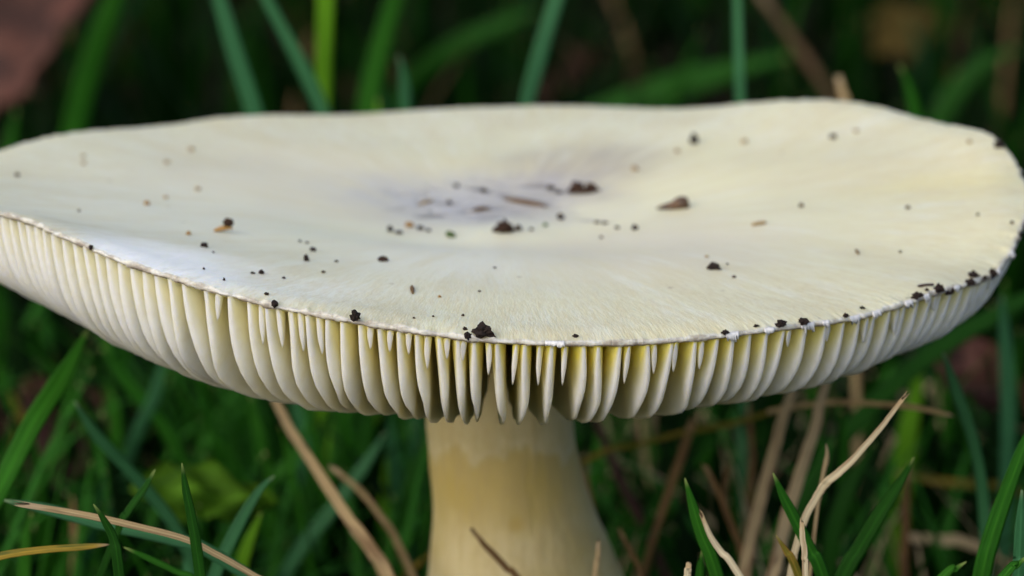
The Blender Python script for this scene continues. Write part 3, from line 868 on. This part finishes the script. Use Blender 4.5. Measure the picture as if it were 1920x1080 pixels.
for x, y, w, h in [(587, 468, 12, 10), (574, 485, 10, 16), (490, 511, 12, 9), (474, 512, 9, 5), (420, 524, 5, 7), (382, 504, 5, 5), (500, 551, 9, 6),
                   (532, 521, 7, 5), (606, 510, 7, 6), (631, 490, 7, 5), (400, 473, 5, 4), (562, 452, 6, 5), (576, 455, 6, 5)]:
    crumb('soil_crumb', x, y, w, h, 'soil', 'tiny black crumb scattered on the white side of the cap by the glossy rim', 'soil crumb', 'tiny crumbs on the white side')
for x, y, w, h, m in [(1376, 519, 7, 6, 'soilbrown'), (1502, 385, 10, 8, 'soilbrown'), (1702, 389, 9, 7, 'soilbrown'), (1833, 402, 6, 6, 'soilbrown'), (1897, 417, 7, 6, 'soilbrown'),
                      (1688, 472, 6, 5, 'soilbrown'), (1127, 445, 7, 6, 'soilbrown'), (1325, 481, 8, 5, 'tanbit'), (899, 546, 6, 4, 'soilbrown'), (824, 556, 7, 5, 'amber'),
                      (927, 502, 6, 4, 'soilbrown'), (1562, 256, 13, 11, 'soilbrown'), (1605, 245, 10, 8, 'tanbit'), (1395, 265, 12, 10, 'tanbit'), (1270, 283, 10, 9, 'tanbit'),
                      (1190, 316, 14, 10, 'tanbit'), (1817, 266, 9, 8, 'tanbit'), (868, 591, 6, 5, 'soilbrown'), (812, 593, 5, 4, 'soilbrown'), (776, 596, 5, 4, 'soilbrown'), (1364, 495, 5, 4, 'soilbrown')]:
    crumb('debris_speck', x, y, w, h, m, {'soilbrown': 'dark brown speck', 'tanbit': 'pale tan speck', 'amber': 'orange speck'}[m] + ' on the cream ' + ('far half of the cap beyond the seed' if y < 340 else 'near half of the cap'), 'debris speck', 'specks on the cream part')
for x, y, w, h, m in [(275, 381, 11, 10, 'amber'), (353, 438, 10, 8, 'amber'), (156, 292, 9, 7, 'tanbit'), (156, 306, 9, 7, 'tanbit'), (32, 328, 9, 9, 'soilbrown'), (371, 354, 11, 8, 'tanbit'), (358, 280, 12, 9, 'tanbit'),
                      (312, 304, 10, 8, 'tanbit'), (311, 370, 9, 7, 'tanbit'), (148, 395, 6, 5, 'soilbrown')]:
    crumb('debris_speck', x, y, w, h, m, {'soilbrown': 'dark brown speck', 'tanbit': 'faint tan speck', 'amber': 'orange-brown speck'}[m] + ' on the white side of the cap, farther out than the amber husk', 'debris speck', 'specks on the white side')
crumb('moss_bit', 846, 441, 20, 10, 'moss', 'tiny green moss scrap in front of the grey bruise', 'moss', None, 'clump', 0.5)
crumb('husk_fragment', 768, 422, 16, 12, 'amber', 'small orange-amber fragment left of the bruise among dark crumbs', 'husk')

def sliver(name, a, b, w, mat, label, cat, taper=0.7, round_=0.55, ridges=0):
    """a small splinter lying on the cap between two pixels"""
    pa, pb = cap_hit(*a)[0], cap_hit(*b)[0]
    n = 12
    V, Fc, A = [], [], []
    for i in range(n + 1):
        f = i / n
        x, y = pa[0] + (pb[0] - pa[0]) * f, pa[1] + (pb[1] - pa[1]) * f
        t = math.atan2(y, x); s = min(1, math.hypot(x, y) / float(rho(t)))
        hw = w / F * depth(pa) / 2 * (1 - taper * abs(2 * f - 1) ** 2) * (1 + (0.25 * (i % 2) if ridges else 0.08 * fnoise(i * 1.7, 3)))
        z = float(ztop(np.float64(t), np.float64(s))) + hw * round_ * 0.7 + 0.00003
        dx, dy = pb[0] - pa[0], pb[1] - pa[1]; L = math.hypot(dx, dy)
        nx, ny = -dy / L, dx / L
        for q in range(6):
            ang = math.pi * q / 3
            V.append((x + nx * hw * math.cos(ang), y + ny * hw * math.cos(ang), z + hw * round_ * 1.4 * math.sin(ang)))
            A.append((math.cos(ang), f * 0.6 + 0.2, 0.3))
    for i in range(n):
        for q in range(6):
            q2 = (q + 1) % 6
            Fc.append((i * 6 + q, i * 6 + q2, i * 6 + 6 + q2, i * 6 + 6 + q))
    Fc += [tuple(range(6))[::-1], tuple(n * 6 + q for q in range(6))]
    o = obj(name, V, Fc, M[mat], attrs={'bl': ('FLOAT_VECTOR', A)})
    return tag(o, label, cat)
sliver('straw_splinter', (945, 374), (1024, 388), 13, 'brown', 'long brown straw splinter lying across the grey bruise', 'splinter')
sliver('straw_splinter', (884, 396), (919, 391), 10, 'brown', 'short brown splinter lying across the grey bruise', 'splinter')
sliver('straw_splinter', (1410, 424), (1435, 419), 9, 'straw', 'tiny ridged tan splinter on the cream part of the cap', 'splinter', 0.15, 0.6, 1)
sliver('straw_splinter', (772, 536), (774, 552), 8, 'brown', 'tiny brown splinter pointing at the front rim', 'splinter')
sliver('straw_splinter', (1604, 468), (1610, 478), 6, 'brown', 'minute reddish splinter near the soil-flecked rim', 'splinter')
sliver('straw_splinter', (1722, 538), (1750, 535), 7, 'stalk', 'thin dark splinter above the cluster of rim crumbs', 'splinter', 0.2)
sliver('straw_splinter', (785, 384), (812, 377), 9, 'straw', 'faint tan splinter behind the orange-amber fragment', 'splinter')

def twin_clump():
    p, t, s = cap_hit(1097, 360)
    sc = depth(p) / F
    bm = bmesh.new()
    for cx, cz, rx, rz, sd_ in ((-15, 7, 13, 13, 2.0), (11, 6, 11, 11, 5.0), (-2, 3, 17, 5, 9.0), (24, 2, 6, 4, 11.0), (-27, 2, 6, 4, 13.0)):
        g = bmesh.ops.create_icosphere(bm, subdivisions=3, radius=1.0)
        for v in g['verts']:
            d = v.co.normalized()
            q = 1 + 0.5 * mnoise.noise(d * 1.8 + Vector((sd_, 0, 0))) + 0.3 * mnoise.noise(d * 4.5 + Vector((0, sd_, 0)))
            v.co = Vector((cx + d.x * q * rx, d.y * q * rx * 0.8, max(cz + d.z * q * rz, -0.5))) * sc + Vector(p)
    me = bpy.data.meshes.new('soil_crumb'); bm.to_mesh(me); bm.free()
    me.materials.append(M['soilbrown'])
    o = bpy.data.objects.new('soil_crumb', me); COL.objects.link(o)
    tag(o, 'large brown twin-lobed soil clump on the cap beside the grey bruise', 'soil crumb')
twin_clump()

def teardrop_seed():
    p, t, s = cap_hit(1262, 392)
    sc = depth(p) / F
    n, m = 16, 10
    V, Fc = [], []
    for i in range(n + 1):
        f = i / n
        x = (f - 0.5) * 64 * sc
        if f < 0.45: r = 2.0 + 5.5 * (f / 0.45)
        else: r = 7.5 + 5.5 * math.sin(math.pi * min(1, (f - 0.45) / 0.62)) if f < 0.98 else 2.0
        r *= sc * (1.0 if i not in (0, n) else 0.3)
        for q in range(m):
            a = 2 * math.pi * q / m
            V.append((p[0] + x, p[1] + r * 1.1 * math.cos(a), p[2] + r * 0.9 + r * math.sin(a)))
    for i in range(n):
        for q in range(m):
            q2 = (q + 1) % m
            Fc.append((i * m + q, i * m + q2, (i + 1) * m + q2, (i + 1) * m + q))
    Fc += [tuple(range(m))[::-1], tuple(n * m + q for q in range(m))]
    tag(obj('seed', V, Fc, M['seed']), 'glossy brown teardrop seed with pointed tail on the cap', 'seed')
teardrop_seed()

def curled_husk():
    p, t, s = cap_hit(420, 436)
    sc = depth(p) / F
    root = bpy.data.objects.new('seed_husk', None); COL.objects.link(root)
    root.location = p
    tag(root, 'curled amber seed husk with dark tip lying on the white side', 'husk')
    V, Fc = [], []
    n, m = 14, 8
    for i in range(n + 1):
        f = i / n
        a = -0.2 + f * 2.3
        cx, cz = -19 + 36 * f, 4 + 5 * math.sin(f * 2.2)
        r = (6.5 * math.sin(math.pi * (0.12 + 0.80 * f))) 
        for q in range(m):
            b = 2 * math.pi * q / m
            V.append((sc * cx, sc * r * 1.2 * math.cos(b), sc * (cz + r * 0.8 * math.sin(b))))
    for i in range(n):
        for q in range(m):
            q2 = (q + 1) % m
            Fc.append((i * m + q, i * m + q2, (i + 1) * m + q2, (i + 1) * m + q))
    Fc += [tuple(range(m))[::-1], tuple(n * m + q for q in range(m))]
    obj('husk_shell', V, Fc, M['amber'], root)
    tip = bpy.data.objects.new('husk_tip', shape('soilbrown', 'round', 2)); COL.objects.link(tip)
    tip.parent = root
    tip.location = (9 * sc, 0, 19 * sc); tip.scale = (20 * sc, 16 * sc, 17 * sc)
    tip['label'] = 'dark brown tip of the husk'
curled_husk()

# ------------------------------------------------------------------ single grass blades and straws
BN = [0]
def spline(P, per=5):
    P = np.asarray(P, float)
    Q = np.vstack([2 * P[0] - P[1], P, 2 * P[-1] - P[-2]])
    out = []
    for i in range(1, len(Q) - 2):
        for k in range(per):
            t = k / per
            a, b, c, d = Q[i - 1], Q[i], Q[i + 1], Q[i + 2]
            out.append(0.5 * (2 * b + (c - a) * t + (2 * a - 5 * b + 4 * c - d) * t * t + (3 * b - a - 3 * c + d) * t ** 3))
    out.append(P[-1])
    return np.array(out)

def blade(name, pts, Y, mat, label, cat='grass blade', group=None, tip='point', flat=0.22, to_ground=True, twist=0.25):
    """pts: (px, py, width px) from the tip down; Y: depth, or (tip, base) depths"""
    BN[0] += 1
    rg = random.Random(BN[0] * 3 + 1)
    Y0, Y1 = Y if isinstance(Y, tuple) else (Y, Y)
    P = []
    for i, (x, y, w) in enumerate(pts):
        yy = Y0 + (Y1 - Y0) * i / (len(pts) - 1)
        p = at(x, y, yy)
        if Y0 > 0.06: w = w * 0.82
        P.append(list(p) + [w * depth(p) / F / 2])
    P = np.array(P)
    if to_ground:
        while P[-1][2] > -0.004:
            u = P[-1][:3] - P[-2][:3]
            u = u / np.linalg.norm(u)
            u = u * 0.9 + np.array([0, 0.05, -0.28]); u /= np.linalg.norm(u)
            step = min(0.02, (P[-1][2] + 0.0045) / max(0.2, -u[2]))
            P = np.vstack([P, list(P[-1][:3] + u * step) + [P[-1][3]]])
    C = spline(P, 6)
    if cat == 'straw':
        C[:, 3] *= 0.85
        C[:, 0] += [0.16 * C[j, 3] * random.Random(j // 3 * 31 + BN[0]).uniform(-1, 1) for j in range(len(C))]
    n = len(C)
    m = 8
    V, Fc, A = [], [], []
    r = rg.random()
    tw = rg.uniform(-twist, twist)
    lens = np.concatenate([[0], np.cumsum(np.linalg.norm(np.diff(C[:, :3], axis=0), axis=1))]); lens /= lens[-1]
    for i in range(n):
        T = C[min(i + 1, n - 1), :3] - C[max(i - 1, 0), :3]; T /= np.linalg.norm(T)
        view = C[i, :3] - CAM; view /= np.linalg.norm(view)
        sd = np.cross(T, view); sd /= np.linalg.norm(sd)
        a = tw + 0.5 * fnoise(lens[i] * 3 + r * 20, 9)
        nr = np.cross(sd, T)
        sd2 = sd * math.cos(a) + nr * math.sin(a); nr2 = np.cross(sd2, T)
        w = max(C[i, 3], 0.00008)
        if tip == 'point':
            w *= min(1.0, 0.18 + (lens[i] * lens_scale(C) / (C[i, 3] * 9 + 1e-6)) ** 0.7)
        w *= 1 + 0.07 * fnoise(lens[i] * 14, r * 9)
        for q in range(m):
            b = 2 * math.pi * q / m
            cu, su = math.cos(b), math.sin(b)
            fold = -(0.30 if cat != 'straw' else 0.5) * (abs(cu) ** 1.3)
            V.append(C[i, :3] + sd2 * w * cu + nr2 * w * (su * flat + fold))
            A.append((cu, lens[i], r))
    for i in range(n - 1):
        for q in range(m):
            q2 = (q + 1) % m
            Fc.append((i * m + q, i * m + q2, (i + 1) * m + q2, (i + 1) * m + q))
    Fc += [tuple(range(m))[::-1], tuple((n - 1) * m + q for q in range(m))]
    if tip == 'torn':          # frayed end: pull single fibres out
        for q in range(m):
            V[q] = V[q] + (C[0, :3] - C[min(3, n - 1), :3]) * rg.uniform(-0.1, 1.1)
    o = obj(name, V, Fc, M[mat], attrs={'bl': ('FLOAT_VECTOR', A)})
    return tag(o, label, cat, group)

def lens_scale(C):
    return float(np.sum(np.linalg.norm(np.diff(C[:, :3], axis=0), axis=1)))

B = lambda *a, **k: blade('grass_blade', *a, **k)
def S(*a, **k):
    k.setdefault('cat', 'straw'); k.setdefault('flat', 0.30); k.setdefault('tip', 'torn')
    return blade('dry_straw', *a, **k)

# behind the cap
B([(385, -90, 26), (412, 0, 36), (445, 110, 40), (478, 215, 42), (500, 330, 42)], 0.085, 'teal', 'broad blue-green blade slanting up behind the far rim, nearest the white side')
B([(455, -90, 20), (502, 0, 28), (560, 110, 34), (602, 200, 36), (630, 300, 36)], 0.080, 'teal', 'blue-green blade leaning against the bright yellow-green blade behind the cap')
B([(612, -140, 34), (610, 0, 42), (607, 110, 40), (606, 215, 36), (606, 320, 34)], 0.085, 'bright', 'bright yellow-green upright grass blade behind the far rim')
B([(775, -120, 34), (738, 0, 44), (705, 120, 48), (688, 220, 48), (680, 320, 46)], 0.16, 'green', 'wide soft green blade behind the cap beside the yellow-green one')
B([(748, 105, 18), (757, 150, 26), (761, 215, 28), (765, 320, 28)], 0.090, 'teal', 'short blue-green blade tip just topping the far rim')
B([(1075, -110, 28), (1042, 0, 36), (1012, 100, 38), (986, 200, 36), (965, 310, 36)], 0.085, 'teal', 'grey-green blade leaning behind the middle of the far rim')
B([(1376, -120, 18), (1383, 0, 22), (1386, 100, 24), (1389, 205, 24), (1391, 320, 24)], 0.080, 'teal', 'thin upright blue-green blade behind the hump of the far rim')
B([(255, -100, 40), (212, 0, 52), (172, 110, 56), (138, 240, 54), (115, 360, 50)], 0.20, 'green', 'broad blurred dark green blade beyond the low far rim on the white side')
B([(1686, 122, 18), (1700, 150, 26), (1712, 190, 28), (1722, 240, 28), (1735, 330, 26)], 0.10, 'green', 'hooked green blade tip beyond the far rim near the notch')
S([(1573, 148, 16), (1580, 170, 22), (1586, 200, 24), (1592, 300, 24)], 0.085, 'straw', 'pale straw stub just topping the far rim by the hump')
S([(1440, 10, 22), (1480, 65, 26), (1525, 130, 26), (1570, 200, 24), (1620, 280, 24)], 0.26, 'dimbrown', 'blurred pinkish-brown stalk slanting behind the rim hump')
B([(1480, 105, 40), (1380, 130, 60), (1260, 165, 66), (1130, 215, 60), (1020, 280, 50)], 0.30, 'dark', 'wide blurred green blade lying nearly level behind the cap')
B([(1010, 20, 20), (930, 50, 40), (840, 95, 46), (770, 150, 40), (720, 230, 40)], 0.34, 'dark', 'arching blurred green blade behind the middle of the cap')
B([(30, 205, 20), (22, 250, 30), (15, 300, 34), (10, 380, 34)], 0.17, 'green', 'dim green blade tip beyond the low white rim')
B([(708, 185, 14), (709, 200, 20), (710, 240, 22), (711, 330, 22)], 0.11, 'bright', 'tiny yellow-green blade tip between two blades at the far rim')
B([(1915, 90, 30), (1840, 120, 46), (1780, 190, 50), (1740, 280, 46)], 0.30, 'dark', 'dim dark green blade bending away beyond the notch of the far rim')

# left of the stem
B([(165, 618, 26), (120, 705, 40), (65, 790, 40), (10, 900, 38), (-40, 1010, 36)], (0.0, -0.02), 'green', 'thick green blade rising outward under the white side of the cap')
B([(139, 752, 14), (180, 815, 22), (235, 875, 24), (300, 950, 24), (350, 1030, 22)], 0.0, 'teal', 'green blade with blunt tip slanting down above the level brown straw')
B([(341, 868, 8), (348, 915, 15), (360, 975, 19), (376, 1080, 22)], -0.052, 'dark', 'sharp dark green blade standing before the level brown straw')
B([(175, 945, 8), (195, 975, 15), (214, 1015, 18), (224, 1085, 22)], -0.055, 'dark', 'short dark blade crossing the level brown straw')
B([(291, 880, 10), (272, 915, 14), (240, 960, 14), (215, 1010, 14)], -0.04, 'dark', 'thin dark blade slanting before the broad green leaf')
S([(62, 949, 13), (140, 962, 15), (240, 983, 15), (350, 1012, 14), (410, 1042, 14), (475, 1079, 13), (560, 1132, 13)], (-0.050, -0.046), 'straw', 'long brown-spotted tan straw lying nearly level over the grass', to_ground=True)
B([(8, 938, 18), (90, 955, 22), (200, 985, 22), (320, 1010, 24), (420, 1050, 24)], (-0.035, -0.032), 'teal', 'blue-green blade lying under the long tan straw')
B([(205, 1021, 9), (150, 1026, 12), (80, 1031, 13), (0, 1043, 15), (-80, 1070, 15)], -0.048, 'yellowing', 'half yellowed blade lying level below the long tan straw')
B([(232, 1026, 8), (280, 1048, 12), (330, 1072, 12), (400, 1110, 12)], -0.042, 'green', 'thin green blade trailing down below the tan straw')
B([(515, 892, 14), (490, 915, 18), (455, 970, 22), (425, 1030, 24), (400, 1090, 24)], -0.02, 'teal', 'blue-green blade with bent tip rising beside the broad leaf')
S([(508, 735, 16), (540, 795, 22), (580, 860, 22), (640, 950, 25), (700, 1035, 28), (735, 1090, 28)], (0.02, -0.01), 'straw', 'thick tan straw leaning away from the stem under the white side')
S([(638, 888, 11), (680, 925, 14), (725, 985, 16), (775, 1085, 18)], 0.02, 'straw', 'thin tan straw close beside the stem, next to the thick one')
S([(672, 1005, 16), (700, 1040, 20), (725, 1090, 22)], 0.01, 'straw', 'short tan straw stub at the foot of the thick leaning straw')
B([(722, 810, 18), (690, 865, 24), (620, 960, 26), (545, 1060, 28)], 0.04, 'teal', 'blurred blue-green blade crossing behind the thick tan straw')
B([(470, 740, 18), (490, 830, 24), (505, 920, 26), (515, 1060, 28)], 0.055, 'green', 'blurred upright green blade behind the bent blue-green blade')
B([(312, 650, 20), (290, 740, 30), (262, 800, 30), (235, 870, 30), (210, 960, 30)], 0.07, 'teal', 'blurred blue-green blade under the gills of the white side')
B([(190, 650, 20), (240, 720, 28), (300, 790, 30), (340, 860, 30), (370, 930, 30)], 0.08, 'green', 'blurred green blade crossing another under the white side of the cap')
B([(400, 720, 20), (430, 800, 28), (445, 880, 30), (450, 980, 30)], 0.09, 'dark', 'blurred dark green blade hanging under the gills')
B([(20, 735, 20), (40, 790, 30), (30, 850, 34), (10, 930, 34)], 0.10, 'olive', 'blurred olive blade behind the thick green blade')
B([(575, 800, 16), (540, 870, 26), (490, 920, 28), (440, 990, 28)], 0.06, 'green', 'green blade behind the bent blue-green blade, leaning the same way')
B([(490, 960, 14), (478, 990, 24), (462, 1030, 24), (450, 1090, 22)], 0.01, 'bright', 'short yellow-green blade tip low among the grass by the broad leaf')
B([(345, 1010, 20), (352, 1040, 26), (356, 1090, 26)], 0.0, 'teal', 'blue-green blade stub behind the sharp dark green blade')
B([(60, 960, 14), (50, 1000, 22), (45, 1090, 24)], 0.0, 'green', 'short green blade behind the half yellowed blade')
B([(135, 1000, 14), (125, 1040, 22), (110, 1100, 24)], 0.03, 'green', 'short blurred green blade in the shade below the tan straw')
B([(790, 830, 14), (770, 900, 24), (755, 980, 26), (745, 1090, 28)], 0.06, 'dark', 'dark green blade standing close behind the stem on its straw side')

# before the stem
S([(893, 1003, 9), (918, 1032, 14), (950, 1065, 15), (985, 1105, 15)], -0.016, 'brown', 'thin brown straw lying across the foot of the stem')
S([(1122, 1020, 8), (1120, 1045, 11), (1114, 1090, 12)], -0.018, 'straw', 'short pinkish straw standing before the flared side of the stem')

# right of the stem
B([(1284, 896, 9), (1298, 945, 20), (1316, 1005, 24), (1345, 1085, 27)], -0.045, 'green', 'crisp green blade standing beside the frayed white straw')
S([(1318, 972, 9), (1332, 1005, 13), (1352, 1035, 15), (1392, 1090, 16)], -0.046, 'pale', 'frayed white straw leaning beside the crisp green blade')
B([(1316, 1030, 8), (1314, 1055, 14), (1310, 1095, 16)], -0.040, 'green', 'small green blade tip at the foot of the frayed white straw')
S([(1497, 690, 20), (1470, 775, 24), (1440, 880, 27), (1412, 985, 29), (1392, 1090, 30)], (0.02, 0.0), 'straw', 'thick tan straw rising under the gills, beside its twin')
S([(1553, 690, 20), (1530, 790, 24), (1500, 890, 27), (1470, 990, 29), (1445, 1090, 30)], (0.015, -0.01), 'straw', 'thick tan straw crossed by the crisp green blade with pale tip')
S([(1689, 753, 10), (1660, 790, 12), (1625, 832, 14), (1590, 870, 17), (1556, 898, 19), (1546, 909, 20), (1530, 932, 17), (1508, 975, 17), (1492, 1030, 16), (1480, 1090, 16)],
  (-0.044, -0.040), 'pale', 'bent pale straw broken at a joint, its upper half pointing outward')
S([(1549, 832, 7), (1550, 855, 13), (1543, 885, 10), (1536, 930, 9), (1528, 990, 8)], -0.03, 'straw', 'thin straw with a swollen pale tip beside the broken straw', tip='point')
B([(1449, 886, 9), (1468, 930, 19), (1495, 985, 24), (1520, 1035, 26), (1545, 1092, 28)], -0.045, 'green', 'crisp green blade with pale tip crossing the thick straws')
S([(1503, 980, 9), (1505, 1005, 12), (1509, 1045, 13), (1510, 1095, 13)], -0.050, 'pale', 'short frayed straw standing before the crisp crossing blade')
B([(1454, 1002, 7), (1475, 1035, 13), (1500, 1085, 16)], -0.047, 'olive', 'small olive blade at the foot of the thick straws')
B([(1714, 857, 11), (1690, 900, 20), (1655, 955, 26), (1610, 1030, 30), (1575, 1095, 32)], -0.035, 'dark', 'dark green blade slanting down by itself in the clear shade')
B([(1948, 770, 22), (1915, 850, 26), (1885, 930, 30), (1858, 1010, 34), (1838, 1090, 36)], -0.040, 'green', 'crisp green blade leaning outward past the blue-green one')
B([(1916, 918, 14), (1914, 960, 22), (1911, 1040, 24), (1908, 1095, 24)], -0.045, 'teal', 'blunt upright blue-green blade beside the crisp leaning blade')
B([(1930, 1040, 10), (1905, 1062, 18), (1875, 1090, 20)], -0.055, 'green', 'small green blade tip at the foot of the blunt upright blade')
B([(1768, 660, 18), (1795, 735, 24), (1825, 820, 26), (1843, 910, 27), (1850, 1010, 27), (1852, 1090, 26)], 0.0, 'teal', 'long blue-green blade curving down beneath the soil-flecked rim')
B([(1878, 555, 22), (1885, 650, 28), (1890, 760, 30), (1888, 860, 28), (1885, 980, 28)], 0.06, 'teal', 'blurred upright blue-green blade beyond the soil-flecked rim')
B([(1990, 520, 30), (1890, 580, 42), (1780, 640, 46), (1690, 710, 46), (1600, 800, 44), (1530, 900, 42)], 0.065, 'dark', 'long dark green blade arching out from under the soil-flecked rim')
B([(1728, 670, 26), (1718, 740, 44), (1705, 810, 50), (1695, 900, 48), (1690, 1000, 46)], 0.075, 'bright', 'wide blurred yellow-green blade under the soil-flecked rim')
S([(1762, 774, 10), (1710, 763, 12), (1640, 757, 12), (1550, 755, 12), (1440, 772, 12)], (0.0, 0.02), 'straw', 'thin pinkish straw lying level under the gills', to_ground=False)
S([(1462, 768, 10), (1370, 795, 14), (1280, 812, 14), (1190, 835, 13), (1105, 860, 12)], 0.03, 'olive', 'thin olive-yellow stalk lying nearly level beside the stem')
S([(1110, 770, 16), (1140, 850, 20), (1175, 930, 22), (1215, 1005, 22), (1250, 1090, 22)], 0.045, 'stalk', 'dark reddish stalk leaning away from the stem')
S([(1292, 810, 18), (1270, 880, 20), (1240, 965, 17), (1208, 1070, 16)], 0.03, 'brown', 'brown stalk leaning toward the foot of the stem')
S([(1406, 780, 10), (1410, 850, 14), (1405, 930, 14), (1400, 1040, 14)], 0.04, 'brown', 'thin blurred brown stalk behind the twin thick straws')
stalk = S([(1328, 885, 12), (1348, 925, 14), (1370, 980, 15), (1395, 1060, 15)], 0.01, 'brown', 'short brown stalk with forked top before the twin straws')
prong = S([(1362, 885, 8), (1358, 915, 10), (1358, 950, 12)], 0.011, 'brown', 'x', to_ground=False)
prong.name = 'prong'; prong.parent = stalk
for key in ('label', 'category'): del prong[key]
S([(1700, 895, 14), (1698, 960, 18), (1696, 1090, 20)], 0.03, 'brown', 'blurred upright brown stem in the shade behind the dark slanting blade')
S([(1705, 893, 16), (1770, 905, 22), (1840, 912, 22), (1900, 920, 22)], 0.07, 'olive', 'blurred olive stalk lying level behind the long blue-green blade')
S([(1715, 1010, 20), (1770, 1015, 24), (1830, 1025, 22)], 0.06, 'straw', 'blurred grey straw lying level low in the shade')
S([(1880, 960, 6), (1875, 1000, 9), (1862, 1050, 9)], -0.03, 'pale', 'thin pale straw behind the crisp leaning blade')
B([(1812, 1053, 8), (1790, 1068, 16), (1755, 1095, 18)], -0.045, 'green', 'little green blade tip low in front of the dark shade')
S([(1100, 900, 10), (1112, 960, 14), (1125, 1020, 14), (1135, 1090, 14)], 0.03, 'brown', 'thin brown stalk hugging the flared side of the stem')
S([(1168, 1005, 9), (1185, 1040, 12), (1205, 1090, 12)], 0.0, 'brown', 'short brown stalk beside the flared foot of the stem')
S([(1291, 1060, 12), (1290, 1075, 15), (1287, 1100, 16)], -0.05, 'pale', 'pale frayed straw stub low beside the crisp green blade')
B([(1130, 780, 20), (1120, 860, 30), (1110, 960, 30), (1105, 1090, 30)], 0.09, 'green', 'blurred green blade close behind the stem on its flared side')
B([(1570, 740, 16), (1580, 830, 24), (1570, 920, 26), (1555, 1050, 26)], 0.05, 'green', 'blurred green blade behind the broken pale straw')
B([(1640, 830, 20), (1600, 900, 34), (1570, 980, 36), (1550, 1090, 36)], 0.03, 'dark', 'dark blurred blade behind the joint of the broken straw')
B([(1360, 800, 20), (1300, 880, 30), (1250, 960, 30), (1210, 1080, 30)], 0.10, 'green', 'blurred green blade slanting behind the olive stalk')

# ------------------------------------------------------------------ dead leaves and the broad green leaf
def leaf(name, px, py, Y, L, W, yaw, tilt, roll, mat, label, cat, curl=0.3):
    c = at(px, py, Y)
    n, m = 14, 6
    V, A = [], []
    Fc = []
    Rm = (Vector((0, 0, 0)), )
    from mathutils import Euler
    E3 = Euler((roll, tilt, yaw)).to_matrix()
    for side in (0, 1):
        for i in range(n + 1):
            f = i / n
            hw = W * (math.sin(math.pi * f ** 0.85) ** 0.8 if 0 < f < 1 else 0.03)
            for j in range(-m, m + 1):
                g = j / m
                z = -curl * L * (f - 0.5) ** 2 + curl * 0.8 * W * g * g + 0.0012 * math.sin(f * 17 + abs(g) * 5)
                v = E3 @ Vector(((f - 0.5) * L, g * hw * (1 + 0.08 * math.sin(f * 40)), z - side * 0.00035))
                V.append((c[0] + v.x, c[1] + v.y, c[2] + v.z)); A.append((g, f, 0.4))
    row = 2 * m + 1; off = (n + 1) * row
    for i in range(n):
        for j in range(row - 1):
            a = i * row + j
            Fc.append((a, a + 1, a + row + 1, a + row)); Fc.append((off + a, off + a + row, off + a + row + 1, off + a + 1))
    for i in range(n):
        for a in (i * row, i * row + row - 1):
            Fc.append((a, a + row, off + a + row, off + a))
    return tag(obj(name, V, Fc, M[mat], attrs={'bl': ('FLOAT_VECTOR', A)}), label, cat)
leaf('dead_leaf', 20, 60, 0.30, 0.060, 0.012, 0.6, -0.75, 0.5, 'deadleaf', 'curled red-brown dead leaf standing beyond the white side of the cap', 'dead leaf')
leaf('dead_leaf', 1838, 700, 0.10, 0.016, 0.0045, -0.5, 0.5, 0.7, 'deadleaf', 'small red-brown dead leaf under the soil-flecked rim', 'dead leaf')
leaf('dead_leaf', 1690, 60, 0.42, 0.020, 0.008, 0.4, -0.3, 0.6, 'deadtan', 'blurred tan dead leaf far behind the rim hump', 'dead leaf')
leaf('dead_leaf', 90, 830, 0.13, 0.030, 0.010, 0.3, -0.2, 0.6, 'deadleaf', 'dull red-brown dead leaf in the grass under the white side', 'dead leaf')
leaf('broad_leaf', 385, 925, 0.035, 0.017, 0.0036, 0.25, 0.22, 0.85, 'leaf', 'broad yellow-green leaf lying in the grass under the white side', 'leaf', 0.15)
